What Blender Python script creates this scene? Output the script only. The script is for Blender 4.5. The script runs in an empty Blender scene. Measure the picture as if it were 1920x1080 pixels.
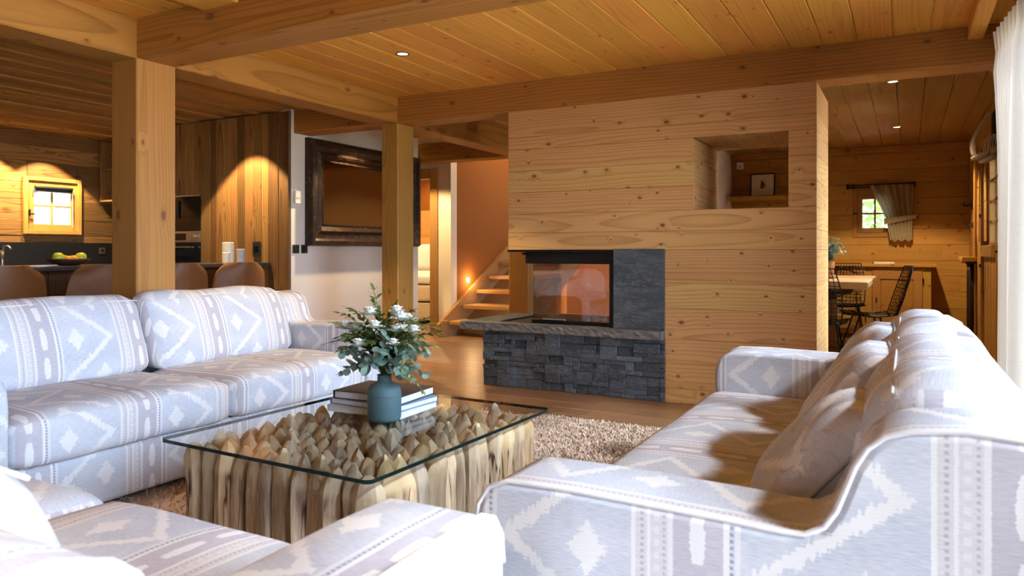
import bpy, bmesh, math, random
import numpy as np
from mathutils import Vector, Matrix, Euler
random.seed(7)
rng = np.random.default_rng(7)
SC = bpy.context.scene
COL = SC.collection
R = math.radians
PI = math.pi

# ------------------------------------------------------------------ camera
cam_d = bpy.data.cameras.new('camera')
cam = bpy.data.objects.new('camera', cam_d)
COL.objects.link(cam)
cam_d.sensor_width = 36.0
cam_d.lens = 36.0 * 1375.0 / 1920.0
cam_d.shift_y = -(540.0 - 471.0) / 1920.0
cam.location = (0, 0, 1.05)
cam.rotation_euler = (R(90), 0, R(28.35))
cam_d.clip_start = 0.05
cam_d.dof.use_dof = True
cam_d.dof.focus_distance = 4.2
cam_d.dof.aperture_fstop = 5.6
SC.camera = cam

# ------------------------------------------------------------------ view, sky, sun
SC.view_settings.view_transform = 'Standard'
SC.view_settings.look = 'None'
SC.view_settings.gamma = 1.0
SC.view_settings.use_curve_mapping = False
SC.view_settings.exposure = 0.8
SC.cycles.max_bounces = 7
SC.cycles.diffuse_bounces = 4
SC.cycles.use_adaptive_sampling = True
SC.cycles.adaptive_threshold = 0.09
SC.cycles.adaptive_min_samples = 12
SC.cycles.glossy_bounces = 3
SC.cycles.transmission_bounces = 6
SC.cycles.transparent_max_bounces = 12
SC.cycles.sample_clamp_indirect = 6.0
SC.cycles.caustics_reflective = False
SC.cycles.caustics_refractive = False
SC.cycles.use_denoising = True
world = bpy.data.worlds.new('sky'); SC.world = world
world.use_nodes = True
bg = world.node_tree.nodes['Background']
bg.inputs['Strength'].default_value = 9.0

def portal(name, loc, rot, sx, sy):
    l = bpy.data.lights.new(name, 'AREA'); l.shape = 'RECTANGLE'; l.size = sx; l.size_y = sy
    l.cycles.is_portal = True
    o = bpy.data.objects.new(name, l); o.location = loc; o.rotation_euler = rot; COL.objects.link(o)
XR = 0.66          # window wall beside the seating
YB = -2.3          # wall behind the camera
portal('portal_window_wall', (XR + 0.08, 1.325, 1.14), (0, R(90), 0), 2.12, 6.85)
portal('portal_added_door', (XR + 0.08, 5.7, 1.1), (0, R(90), 0), 2.0, 0.9)  # portal of the added glazed door hidden by the curtain
sun_d = bpy.data.lights.new('sun', 'SUN'); sun_d.energy = 11.5; sun_d.angle = R(9); sun_d.color = (0.92, 0.96, 1.0)
sun_o = bpy.data.objects.new('sun', sun_d); COL.objects.link(sun_o)
sun_o.rotation_euler = Vector((-0.70, 0.22, -0.62)).to_track_quat('-Z', 'Y').to_euler()

# ------------------------------------------------------------------ node helper
class S:
    """a socket with arithmetic"""
    def __init__(s, nt, k): s.nt = nt; s.k = k
    def m(s, op, *a):
        n = s.nt.nodes.new('ShaderNodeMath'); n.operation = op
        for i, v in enumerate((s,) + a):
            if isinstance(v, S): s.nt.links.new(v.k, n.inputs[i])
            else: n.inputs[i].default_value = v
        return S(s.nt, n.outputs[0])
    def __add__(s, o): return s.m('ADD', o)
    def __radd__(s, o): return s.m('ADD', o)
    def __sub__(s, o): return s.m('SUBTRACT', o)
    def __rsub__(s, o): return (s * -1.0) + o
    def __mul__(s, o): return s.m('MULTIPLY', o)
    def __rmul__(s, o): return s.m('MULTIPLY', o)
    def __truediv__(s, o): return s.m('DIVIDE', o)
    def fract(s): return s.m('FRACT')
    def abs(s): return s.m('ABSOLUTE')
    def sqrt(s): return s.m('SQRT')
    def pow(s, e): return s.m('POWER', e)
    def lt(s, o): return s.m('LESS_THAN', o)
    def gt(s, o): return s.m('GREATER_THAN', o)
    def max(s, o): return s.m('MAXIMUM', o)
    def min(s, o): return s.m('MINIMUM', o)
    def sin(s): return s.m('SINE')
    def floor(s): return s.m('FLOOR')
    def clamp(s): return s.max(0.0).min(1.0)
    def ss(s, a, b):
        n = s.nt.nodes.new('ShaderNodeMapRange'); n.interpolation_type = 'SMOOTHSTEP'
        s.nt.links.new(s.k, n.inputs[0]); n.inputs[1].default_value = a; n.inputs[2].default_value = b
        return S(s.nt, n.outputs[0])
def sep(nt, sock):
    n = nt.nodes.new('ShaderNodeSeparateXYZ'); nt.links.new(sock, n.inputs[0])
    return [S(nt, n.outputs[i]) for i in range(3)]
def comb(nt, *a):
    n = nt.nodes.new('ShaderNodeCombineXYZ')
    for i, v in enumerate(a):
        if isinstance(v, S): nt.links.new(v.k, n.inputs[i])
        else: n.inputs[i].default_value = v
    return n.outputs[0]
def noise(nt, vec, scale=1.0, detail=2.0, rough=0.5):
    n = nt.nodes.new('ShaderNodeTexNoise'); n.inputs['Scale'].default_value = scale
    n.inputs['Detail'].default_value = detail; n.inputs['Roughness'].default_value = rough
    nt.links.new(vec, n.inputs['Vector']); return S(nt, n.outputs[0])
def voro(nt, vec, scale=1.0, dims='3D', feature='F1', rnd=1.0):
    n = nt.nodes.new('ShaderNodeTexVoronoi'); n.voronoi_dimensions = dims; n.feature = feature
    n.inputs['Scale'].default_value = scale; n.inputs['Randomness'].default_value = rnd
    nt.links.new(vec, n.inputs['Vector']); return n
def mixc(nt, f, a, b, mode='MIX'):
    n = nt.nodes.new('ShaderNodeMix'); n.data_type = 'RGBA'; n.blend_type = mode
    if isinstance(f, S): nt.links.new(f.k, n.inputs[0])
    else: n.inputs[0].default_value = f
    for i, v in ((6, a), (7, b)):
        if isinstance(v, tuple): n.inputs[i].default_value = (*v, 1) if len(v) == 3 else v
        else: nt.links.new(v, n.inputs[i])
    return n.outputs[2]
def new_mat(name, rough=0.6, metal=0.0, spec=0.5, color=None):
    m = bpy.data.materials.new(name); m.use_nodes = True
    nt = m.node_tree; b = nt.nodes['Principled BSDF']
    b.inputs['Roughness'].default_value = rough; b.inputs['Metallic'].default_value = metal
    b.inputs['Specular IOR Level'].default_value = spec
    if color: b.inputs['Base Color'].default_value = (*color, 1)
    return m, nt, b
def bump(nt, b, h, strength=0.3, dist=0.002):
    n = nt.nodes.new('ShaderNodeBump'); n.inputs['Strength'].default_value = strength
    n.inputs['Distance'].default_value = dist
    nt.links.new(h.k, n.inputs['Height']); nt.links.new(n.outputs[0], b.inputs['Normal'])
def objcoord(nt): return nt.nodes.new('ShaderNodeTexCoord').outputs['Object']
def objrand(nt): return S(nt, nt.nodes.new('ShaderNodeObjectInfo').outputs['Random'])

# the sky: pale overcast blue above, grey-green ground below the horizon
_nt = world.node_tree
_z = sep(_nt, _nt.nodes.new('ShaderNodeTexCoord').outputs['Generated'])[2]
_nt.links.new(mixc(_nt, _z.ss(-0.04, 0.04), (0.54, 0.51, 0.44), (0.70, 0.85, 1.06)), bg.inputs['Color'])

# ------------------------------------------------------------------ materials
def wood(name, light, dark, knot=(0.15, 0.065, 0.02), freq=55.0, contrast=0.55, rough=0.55, var=0.22, knots=1.0, bmp=0.25, kx=5.5, ky=8.0, grainy=0.25, spec=0.35):
    m, nt, b = new_mat(name, rough, spec=spec)
    x, y, z = sep(nt, objcoord(nt)); r = objrand(nt)
    r2 = (r * 17.31).fract(); r3 = (r * 91.7).fract()
    xo = x + r * 71.0
    vk = voro(nt, comb(nt, xo * kx, (y + z) * ky + r2 * 9.0, 0.0), 1.0, '2D')
    kd = S(nt, vk.outputs['Distance']); kc = sep(nt, vk.outputs['Color'])
    kon = kc[0].gt(0.48); ksz = kc[1] * kc[1] * 0.085 + 0.035
    near = (1.0 - (kd / (ksz * 4.0)).clamp()) * kon * knots
    warp = noise(nt, comb(nt, xo * 0.55, y * 2.2, z * 2.2), 1.0, 1.0)
    yy = y + (r2 - 0.5) * 0.22; zz = z + 0.06 + r3 * 0.10
    rad = (yy * yy + zz * zz).sqrt() + (warp - 0.5) * 0.11 + near * 0.012
    ring = (rad * freq).fract()
    late = ring.pow(3.0) * (1.0 - ring.ss(0.93, 1.0))
    fine = noise(nt, comb(nt, xo * 3.0, y * 160.0, z * 160.0), 1.0, 0.0)
    blot = noise(nt, comb(nt, xo * 1.6, y * 6.0, z * 6.0), 1.0, 1.0)
    f = (late * contrast + (fine - 0.5) * grainy * 2.0 + (blot - 0.5) * 0.5).clamp()
    c = mixc(nt, f, light, dark)
    kmask = (1.0 - (kd / ksz).ss(0.55, 1.0)) * kon * knots
    halo = (1.0 - (kd / (ksz * 2.2)).ss(0.3, 1.0)) * kon * knots
    c = mixc(nt, halo * 0.35, c, dark)
    c = mixc(nt, kmask * 0.8, c, knot)
    hs = nt.nodes.new('ShaderNodeHueSaturation'); nt.links.new(c, hs.inputs['Color'])
    v = 1.0 - var * 0.6 + r3 * var; nt.links.new(v.k, hs.inputs['Value'])
    hu = 0.492 + r2 * 0.016; nt.links.new(hu.k, hs.inputs['Hue'])
    nt.links.new(hs.outputs[0], b.inputs['Base Color'])
    bump(nt, b, fine, bmp, 0.0012)
    return m
M = {}
M['pine_ceiling'] = wood('pine_ceiling', (0.72, 0.345, 0.062), (0.48, 0.19, 0.028), contrast=0.5, var=0.16, kx=3.6, knots=0.8)
M['pine_wall'] = wood('pine_wall', (0.67, 0.405, 0.16), (0.43, 0.195, 0.05), contrast=0.75, var=0.16)
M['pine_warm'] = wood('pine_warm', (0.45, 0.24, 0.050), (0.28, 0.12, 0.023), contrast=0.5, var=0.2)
M['pine_ceiling_shaded'] = wood('pine_dining_shaded', (0.36, 0.20, 0.055), (0.23, 0.11, 0.027), contrast=0.5, var=0.2)  # same boards as the living room, dining shade put into the colour
M['beam'] = wood('beam_timber', (0.42, 0.19, 0.040), (0.22, 0.085, 0.015), contrast=0.8, var=0.1, kx=3.0, ky=5.0, freq=42)
M['post'] = wood('post_timber', (0.47, 0.235, 0.056), (0.27, 0.115, 0.024), contrast=0.6, var=0.1, kx=2.0, ky=4.0, freq=75)
M['kitchen_ceiling'] = wood('kitchen_boards', (0.42, 0.235, 0.07), (0.25, 0.12, 0.032), rough=0.8, contrast=0.6, var=0.5, knots=0.4)
M['old_wood'] = wood('weathered_old_wood', (0.33, 0.165, 0.05), (0.10, 0.042, 0.013), contrast=0.9, var=0.8, freq=80, grainy=0.5, bmp=0.6, kx=2.4, ky=6.0, rough=0.65)
M['dark_wood'] = wood('dark_boards', (0.12, 0.065, 0.03), (0.05, 0.026, 0.012), contrast=0.8, var=0.5)
M['floor'] = wood('oak_floor', (0.25, 0.135, 0.066), (0.155, 0.078, 0.036), contrast=0.45, var=0.28, knots=0.35, rough=0.33, spec=0.5, bmp=0.12)
M['stair'] = wood('stair_oak', (0.40, 0.20, 0.06), (0.25, 0.11, 0.03), contrast=0.4, var=0.15, knots=0.3, rough=0.45)
M['table_oak'] = wood('oak_table', (0.56, 0.40, 0.23), (0.36, 0.22, 0.11), contrast=0.5, var=0.1, knots=0.4)
M['frame_wood'] = wood('window_pine', (0.58, 0.31, 0.08), (0.40, 0.18, 0.04), contrast=0.35, var=0.1, knots=0.3)

def plaster(name, col, rough=0.85):
    m, nt, b = new_mat(name, rough, spec=0.2)
    v = objcoord(nt); n = noise(nt, v, 7.0, 2.0); n2 = noise(nt, v, 60.0, 1.0)
    nt.links.new(mixc(nt, (n - 0.5) * 0.5 + 0.5, tuple(c * 0.93 for c in col), col), b.inputs['Base Color'])
    bump(nt, b, n2, 0.25, 0.004)
    return m
M['white_plaster'] = plaster('white_plaster', (0.74, 0.71, 0.67))
M['cream_plaster'] = plaster('cream_plaster', (0.75, 0.64, 0.48))
M['ochre_plaster'] = plaster('ochre_plaster', (0.30, 0.10, 0.016))
M['shell'] = plaster('outer_shell', (0.4, 0.3, 0.2))

def simple(name, col, rough=0.5, metal=0.0, spec=0.5, nz=0.12, scale=30.0, bm=0.05):
    m, nt, b = new_mat(name, rough, metal, spec)
    n = noise(nt, objcoord(nt), scale, 3.0)
    nt.links.new(mixc(nt, n, tuple(c * (1 - nz) for c in col), tuple(min(1, c * (1 + nz)) for c in col)), b.inputs['Base Color'])
    if bm: bump(nt, b, n, bm, 0.002)
    return m
M['black_metal'] = simple('black_metal', (0.012, 0.012, 0.013), 0.35, 0.6)
M['black_matt'] = simple('black_matt', (0.014, 0.014, 0.015), 0.6)
M['black_gloss'] = simple('black_gloss', (0.008, 0.008, 0.009), 0.08, bm=0)
M['steel'] = simple('brushed_steel', (0.55, 0.52, 0.48), 0.3, 1.0)
M['iron'] = simple('dark_iron', (0.03, 0.024, 0.02), 0.5, 0.7)
M['white_plastic'] = simple('white_plastic', (0.78, 0.76, 0.72), 0.4)
M['wax'] = simple('ivory_wax', (0.82, 0.74, 0.58), 0.5)
M['grey_wax'] = simple('grey_wax', (0.42, 0.40, 0.40), 0.5)
M['leather'] = simple('tan_leather', (0.17, 0.060, 0.015), 0.55, nz=0.25, scale=18)
M['bowl'] = simple('brown_bowl', (0.10, 0.035, 0.015), 0.45)
M['apple'] = simple('green_apple', (0.55, 0.55, 0.05), 0.3, nz=0.2, scale=20)
M['orange'] = simple('orange_peel', (0.80, 0.36, 0.03), 0.4, nz=0.15, scale=60)
M['worktop'] = simple('dark_worktop', (0.045, 0.042, 0.04), 0.28)
M['splash'] = simple('black_splashback', (0.012, 0.013, 0.016), 0.35)
M['linen_white'] = simple('white_linen', (0.80, 0.79, 0.78), 0.85, nz=0.05)
M['bed_cover'] = simple('cream_bedcover', (0.72, 0.60, 0.44), 0.8, nz=0.08)
M['cover_black'] = simple('book_cover_black', (0.05, 0.042, 0.042), 0.4)
M['cover_white'] = simple('book_cover_white', (0.68, 0.70, 0.73), 0.4, nz=0.05)
M['cover_blue'] = simple('book_cover_blue', (0.16, 0.26, 0.42), 0.4)
M['cover_grey'] = simple('book_cover_grey', (0.40, 0.41, 0.42), 0.4)
M['terracotta'] = simple('terracotta', (0.50, 0.20, 0.05), 0.7)
M['petal'] = simple('white_petal', (0.86, 0.86, 0.80), 0.6, nz=0.05)
M['stem'] = simple('green_stem', (0.16, 0.20, 0.07), 0.6)
M['grout'] = simple('dark_joint', (0.02, 0.022, 0.026), 0.9)

def paper():
    m, nt, b = new_mat('page_block', 0.8)
    x, y, z = sep(nt, objcoord(nt))
    n = noise(nt, comb(nt, x * 2.0, y * 2.0, z * 900.0), 1.0, 1.0)
    nt.links.new(mixc(nt, n, (0.62, 0.62, 0.63), (0.86, 0.86, 0.86)), b.inputs['Base Color']); return m
M['paper'] = paper()

def slate(name, base, vein, rough=0.45, sc=(1.5, 6.0)):
    m, nt, b = new_mat(name, rough, spec=0.5)
    x, y, z = sep(nt, objcoord(nt)); r = objrand(nt)
    v = comb(nt, x + r * 31.0, y + r * 11.0, z + r * 7.0)
    v2 = comb(nt, (x + r * 31.0) * sc[0] + z * 0.6, y + r * 5.0, z * sc[1] + r * 9.0)
    n = noise(nt, v2, 4.0, 6.0, 0.7); n2 = noise(nt, v, 38.0, 4.0, 0.7)
    crack = 1.0 - (noise(nt, v2, 2.6, 5.0, 0.65) - 0.5).abs().ss(0.0, 0.012)
    f = (n.ss(0.35, 0.75) * 0.45 + n2.ss(0.45, 0.8) * 0.35 + (r - 0.5) * 0.55).clamp()
    c = mixc(nt, f, tuple(k * 0.40 for k in base), tuple(k * 1.6 for k in base))
    c = mixc(nt, crack * 0.30, c, vein)
    nt.links.new(c, b.inputs['Base Color'])
    bump(nt, b, n * 1.0 + n2 * 0.6, 0.5, 0.004)
    return m
M['slate'] = slate('slate_panel', (0.095, 0.122, 0.145), (0.46, 0.53, 0.56))
M['ledge_stone'] = slate('ledger_slate', (0.105, 0.138, 0.178), (0.55, 0.62, 0.66), 0.38, (6.0, 14.0))
M['hearth_stone'] = slate('hearth_stone', (0.165, 0.167, 0.172), (0.45, 0.45, 0.46), 0.7, (2.0, 26.0))

def glass_thin(name, tint=(1, 1, 1), refl=0.10, rough=0.0, k=1.0):
    m = bpy.data.materials.new(name); m.use_nodes = True; nt = m.node_tree
    for n in list(nt.nodes):
        if n.type != 'OUTPUT_MATERIAL': nt.nodes.remove(n)
    out = nt.nodes['Material Output']
    t = nt.nodes.new('ShaderNodeBsdfTransparent'); t.inputs[0].default_value = (*tint, 1)
    g = nt.nodes.new('ShaderNodeBsdfGlossy'); g.inputs['Roughness'].default_value = rough; g.inputs[0].default_value = (1, 1, 1, 1)
    lw = nt.nodes.new('ShaderNodeFresnel'); lw.inputs[0].default_value = 1.5
    sm = (S(nt, lw.outputs[0]) * k + refl - 0.04 * k).clamp()
    mx = nt.nodes.new('ShaderNodeMixShader'); nt.links.new(sm.k, mx.inputs[0])
    nt.links.new(t.outputs[0], mx.inputs[1]); nt.links.new(g.outputs[0], mx.inputs[2])
    nt.links.new(mx.outputs[0], out.inputs[0]); return m
M['window_glass'] = glass_thin('window_glass', (0.97, 0.99, 1.0), 0.04)
M['table_glass'] = glass_thin('table_glass', (0.96, 0.985, 0.975), 0.03, 0.0, 0.45)
M['fire_glass'] = glass_thin('fire_glass', (0.90, 0.84, 0.78), 0.05, 0.0, 0.7)
m, nt, b = new_mat('glass_edge', 0.1, color=(0.004, 0.014, 0.015)); M['glass_edge'] = m
m, nt, b = new_mat('mirror_silver', 0.04, 1.0, color=(0.30, 0.19, 0.10)); M['mirror'] = m
def emit(name, col, s):
    m = bpy.data.materials.new(name); m.use_nodes = True; nt = m.node_tree
    b = nt.nodes['Principled BSDF']; b.inputs['Base Color'].default_value = (*col, 1)
    b.inputs['Emission Color'].default_value = (*col, 1); b.inputs['Emission Strength'].default_value = s
    return m
M['lamp'] = emit('lamp_lens', (1.0, 0.80, 0.52), 4.0)

def mirror_frame():
    m, nt, b = new_mat('dark_gilt_frame', 0.4, 0.3)
    v = objcoord(nt); n = noise(nt, v, 26.0, 5.0, 0.7)
    nt.links.new(mixc(nt, n.ss(0.5, 0.72), (0.022, 0.010, 0.005), (0.16, 0.075, 0.022)), b.inputs['Base Color'])
    bump(nt, b, n, 0.8, 0.01); return m
M['mirror_frame'] = mirror_frame()

def ikat():
    m, nt, b = new_mat('ikat_fabric', 0.9, spec=0.15)
    uvn = nt.nodes.new('ShaderNodeUVMap'); uvn.uv_map = 'UVMap'
    u, v, _ = sep(nt, uvn.outputs[0])
    jit = noise(nt, comb(nt, u * 14.0, v * 240.0, 0.0), 1.0, 0.0) - 0.5
    jit2 = noise(nt, comb(nt, u * 150.0, v * 14.0, 3.0), 1.0, 0.0) - 0.5
    P = 0.46
    w = ((u + jit * 0.026 + 20.0 * P) / P).fract() * P
    ws = ((u + jit * 0.003 + 20.0 * P) / P).fract() * P
    vv = v + jit2 * 0.030
    def band(a, c, q=ws): return q.gt(a) * q.lt(c)
    thread = noise(nt, comb(nt, u * 45.0, v * 520.0, 0.0), 1.0, 1.0)
    cloud = noise(nt, comb(nt, u * 5.0, v * 9.0, 1.0), 1.0, 1.0)
    white = (0.74, 0.735, 0.745); blue = (0.50, 0.535, 0.62); purple = (0.44, 0.415, 0.475); warm = (0.62, 0.595, 0.61); dk = (0.27, 0.26, 0.32)
    field = mixc(nt, (cloud * 1.0 + (thread - 0.5) * 1.3).clamp(), (0.43, 0.465, 0.555), (0.66, 0.68, 0.73))
    c = field
    # zigzag
    tri = ((vv / 0.34).fract() * 2.0 - 1.0).abs()
    zc = (w - (0.135 + tri * 0.215)).abs()
    c = mixc(nt, zc.lt(0.0185) * band(0.10, 0.395, w), c, white)
    # crosses, one each side of the zigzag
    def cross(uc, vo, c):
        dv = (((v + jit2 * 0.016) / 0.34 + vo).fract() - 0.5).abs() * 0.34
        du = (w - uc).abs()
        d = ((dv * 1.0 / 0.052) + (du / 0.034)).lt(1.0).max(du.lt(0.036) * dv.lt(0.010)).max(du.lt(0.013) * dv.lt(0.040))
        return mixc(nt, d, c, white)
    c = cross(0.300, 0.0, c); c = cross(0.180, 0.5, c)
    # purple band with flames
    pb = mixc(nt, (thread - 0.5) * 2.0 * 0.5 + 0.3, purple, (0.60, 0.575, 0.62))
    c = mixc(nt, band(0.0, 0.085), c, pb)
    fl = ((v + 10.0) / 0.125).fract()
    shape = 0.0135 * (fl * PI).sin().max(0.0).pow(0.6)
    c = mixc(nt, (ws - 0.042 + jit * 0.004).abs().lt(shape * fl.gt(0.16) * fl.lt(0.9)), c, white)
    # stripes
    c = mixc(nt, band(0.085, 0.095), c, white)
    dots = ((v / 0.011).fract()).gt(0.5)
    c = mixc(nt, band(0.0955, 0.1015) * dots, c, dk)
    c = mixc(nt, band(0.104, 0.113) * 0.7, c, white)
    c = mixc(nt, band(0.385, 0.46), c, mixc(nt, thread, (0.52, 0.505, 0.54), (0.72, 0.70, 0.71)))
    c = mixc(nt, band(0.385, 0.393), c, white)
    c = mixc(nt, band(0.402, 0.408) * dots * 0.6, c, dk)
    c = mixc(nt, band(0.414, 0.420), c, white)
    d2 = ((v / 0.022).fract()).gt(0.45)
    c = mixc(nt, band(0.426, 0.436) * d2 * 0.6, c, white)
    c = mixc(nt, band(0.442, 0.447) * dots * 0.5, c, dk)
    c = mixc(nt, band(0.451, 0.46) * 0.8, c, white)
    c = mixc(nt, (thread - 0.35).clamp() * 0.5, c, white)
    nt.links.new(c, b.inputs['Base Color'])
    fold = noise(nt, comb(nt, u * 7.0, v * 7.0, 5.0), 1.0, 1.0)
    bump(nt, b, thread * 0.3 + fold * 3.0, 0.35, 0.004)
    return m
M['ikat'] = ikat()
M['piping'] = simple('white_piping', (0.74, 0.73, 0.74), 0.8)
M['piping_grey'] = simple('grey_piping', (0.34, 0.34, 0.40), 0.8)

def cloth(name, col, trans=0.35, stripe=0.0):
    m = bpy.data.materials.new(name); m.use_nodes = True; nt = m.node_tree
    b = nt.nodes['Principled BSDF']; b.inputs['Roughness'].default_value = 0.9; b.inputs['Specular IOR Level'].default_value = 0.1
    x, y, z = sep(nt, objcoord(nt))
    n = noise(nt, comb(nt, x * 40.0, y * 40.0, z * 260.0), 1.0, 2.0)
    c = mixc(nt, n, tuple(k * (0.86 - stripe) for k in col), col)
    nt.links.new(c, b.inputs['Base Color'])
    t = nt.nodes.new('ShaderNodeBsdfTranslucent'); nt.links.new(c, t.inputs[0])
    mx = nt.nodes.new('ShaderNodeMixShader'); mx.inputs[0].default_value = trans
    out = nt.nodes['Material Output']
    nt.links.new(b.outputs[0], mx.inputs[1]); nt.links.new(t.outputs[0], mx.inputs[2]); nt.links.new(mx.outputs[0], out.inputs[0])
    return m
M['curtain'] = cloth('cream_curtain', (0.84, 0.79, 0.72), 0.4)
M['linen'] = cloth('natural_linen', (0.52, 0.44, 0.31), 0.3, 0.2)
M['bag_cloth'] = cloth('canvas_cloth', (0.62, 0.54, 0.44), 0.3)

def logmat():
    m, nt, b = new_mat('driftwood_log', 0.75, spec=0.25)
    x, y, z = sep(nt, objcoord(nt)); r = objrand(nt); r2 = (r * 37.7).fract()
    v = comb(nt, x * 26.0 + r * 50.0, y * 26.0 + r * 20.0, z * 3.0)
    n = noise(nt, v, 1.0, 5.0, 0.65); n2 = noise(nt, comb(nt, x * 9.0 + r * 30.0, y * 9.0, z * 7.0), 1.0, 3.0)
    top = z.ss(0.27, 0.31)
    c = mixc(nt, n.ss(0.3, 0.7), (0.26, 0.165, 0.095), (0.60, 0.46, 0.31))
    c = mixc(nt, n2.ss(0.45, 0.8) * 0.5, c, (0.40, 0.32, 0.22))
    cc = mixc(nt, n2.ss(0.3, 0.75), (0.60, 0.475, 0.31), (0.44, 0.325, 0.195))
    c = mixc(nt, top, c, cc)
    crack = (1.0 - (noise(nt, comb(nt, x * 20.0 + r * 9.0, y * 20.0, z * 1.6), 1.0, 3.0) - 0.5).abs().ss(0.0, 0.03)) * (1.0 - top)
    c = mixc(nt, crack * r2.ss(0.0, 0.7), c, (0.06, 0.035, 0.02))
    hs = nt.nodes.new('ShaderNodeHueSaturation'); nt.links.new(c, hs.inputs['Color'])
    vv = 0.68 + r2 * 0.45; nt.links.new(vv.k, hs.inputs['Value'])
    sa = 0.8 + r * 0.4; nt.links.new(sa.k, hs.inputs['Saturation'])
    nt.links.new(hs.outputs[0], b.inputs['Base Color'])
    bump(nt, b, n * 1.2 + n2, 0.8, 0.006); return m
M['log'] = logmat()

def leafmat(name, a, c2, rough=0.5, tr=0.25):
    m = bpy.data.materials.new(name); m.use_nodes = True; nt = m.node_tree
    b = nt.nodes['Principled BSDF']; b.inputs['Roughness'].default_value = rough
    n = noise(nt, objcoord(nt), 40.0, 2.0); r = objrand(nt)
    c = mixc(nt, ((n - 0.5) * 0.6 + r).clamp(), a, c2); nt.links.new(c, b.inputs['Base Color'])
    t = nt.nodes.new('ShaderNodeBsdfTranslucent'); nt.links.new(c, t.inputs[0])
    mx = nt.nodes.new('ShaderNodeMixShader'); mx.inputs[0].default_value = tr
    nt.links.new(b.outputs[0], mx.inputs[1]); nt.links.new(t.outputs[0], mx.inputs[2]); nt.links.new(mx.outputs[0], nt.nodes['Material Output'].inputs[0])
    return m
M['eucalyptus'] = leafmat('eucalyptus_leaf', (0.17, 0.28, 0.21), (0.40, 0.53, 0.45))
M['dark_leaf'] = leafmat('dark_green_leaf', (0.09, 0.15, 0.035), (0.27, 0.35, 0.11))
M['pale_leaf'] = leafmat('pale_green_leaf', (0.28, 0.34, 0.12), (0.45, 0.50, 0.22))
M['vase'] = simple('teal_matt_ceramic', (0.075, 0.145, 0.16), 0.6, nz=0.1)

def rugmat():
    m, nt, b = new_mat('shaggy_rug', 1.0, spec=0.05)
    x, y, z = sep(nt, objcoord(nt))
    n = noise(nt, comb(nt, x, y, 0.0), 26.0, 3.0, 0.7); n2 = noise(nt, comb(nt, x, y, 0.0), 220.0, 1.0)
    rows = noise(nt, comb(nt, x * 4.0, y * 24.0, 1.0), 1.0, 2.0)
    f = (n * 0.7 + n2 * 0.7 + rows * 0.6 - 0.55).clamp()
    nt.links.new(mixc(nt, f, (0.42, 0.27, 0.17), (0.86, 0.77, 0.68)), b.inputs['Base Color']); return m
M['rug'] = rugmat()
def art():
    m, nt, b = new_mat('fly_print', 0.6)
    x, y, z = sep(nt, objcoord(nt))
    def el(cx, cz, rx, rz): return (((x - cx) / rx).pow(2.0) + ((z - cz) / rz).pow(2.0)).lt(1.0)
    n = noise(nt, objcoord(nt), 60.0, 3.0)
    c = mixc(nt, n * 0.1, (0.66, 0.58, 0.48), (0.58, 0.50, 0.40))
    c = mixc(nt, el(-0.002, -0.006, 0.022, 0.042), c, (0.05, 0.035, 0.012))
    c = mixc(nt, el(-0.006, 0.036, 0.014, 0.014), c, (0.03, 0.02, 0.01))
    c = mixc(nt, el(0.024, -0.02, 0.017, 0.026), c, (0.55, 0.22, 0.04))
    c = mixc(nt, el(0.020, 0.012, 0.014, 0.012), c, (0.08, 0.05, 0.02))
    c = mixc(nt, el(-0.018, -0.03, 0.010, 0.022), c, (0.16, 0.10, 0.03))
    c = mixc(nt, el(0.008, 0.056, 0.003, 0.016).max(el(-0.02, 0.052, 0.003, 0.014)), c, (0.03, 0.02, 0.01))
    nt.links.new(c, b.inputs['Base Color']); return m
M['art'] = art()
def outside(name, a, b2, s, scale):
    m = bpy.data.materials.new(name); m.use_nodes = True; nt = m.node_tree
    b = nt.nodes['Principled BSDF']; b.inputs['Roughness'].default_value = 0.9
    n = noise(nt, objcoord(nt), scale, 4.0, 0.7)
    nt.links.new(mixc(nt, n.ss(0.35, 0.65), a, b2), b.inputs['Base Color']); return m
M['foliage'] = leafmat('garden_leaf', (0.20, 0.34, 0.08), (0.45, 0.58, 0.22))
M['house'] = simple('pale_house_wall', (0.20, 0.22, 0.26), 0.9)
M['roof'] = simple('grey_roof_slab', (0.13, 0.135, 0.145), 0.9)
M['dark_window'] = simple('dark_far_window', (0.03, 0.035, 0.045), 0.3)
# ------------------------------------------------------------------ geometry helpers
def tag(o, label=None, cat=None, group=None, kind=None):
    if label: o['label'] = label
    if cat: o['category'] = cat
    if group: o['group'] = group
    if kind: o['kind'] = kind
    return o
def link(name, me, mat=None, parent=None, loc=(0, 0, 0), rot=(0, 0, 0), smooth=False):
    if mat is not None and not me.materials: me.materials.append(mat)
    if smooth: me.polygons.foreach_set('use_smooth', [True] * len(me.polygons))
    o = bpy.data.objects.new(name, me); COL.objects.link(o)
    o.location = loc; o.rotation_euler = rot
    if parent is not None: o.parent = parent
    return o
def mesh(name, v, f):
    me = bpy.data.meshes.new(name); me.from_pydata([tuple(p) for p in v], [], f); me.update(); return me
def empty(name, loc=(0, 0, 0), rz=0.0, parent=None, **k):
    o = bpy.data.objects.new(name, None); o.empty_display_size = 0.1; COL.objects.link(o)
    o.location = loc; o.rotation_euler = (0, 0, rz)
    if parent is not None: o.parent = parent
    return tag(o, **k)
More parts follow.
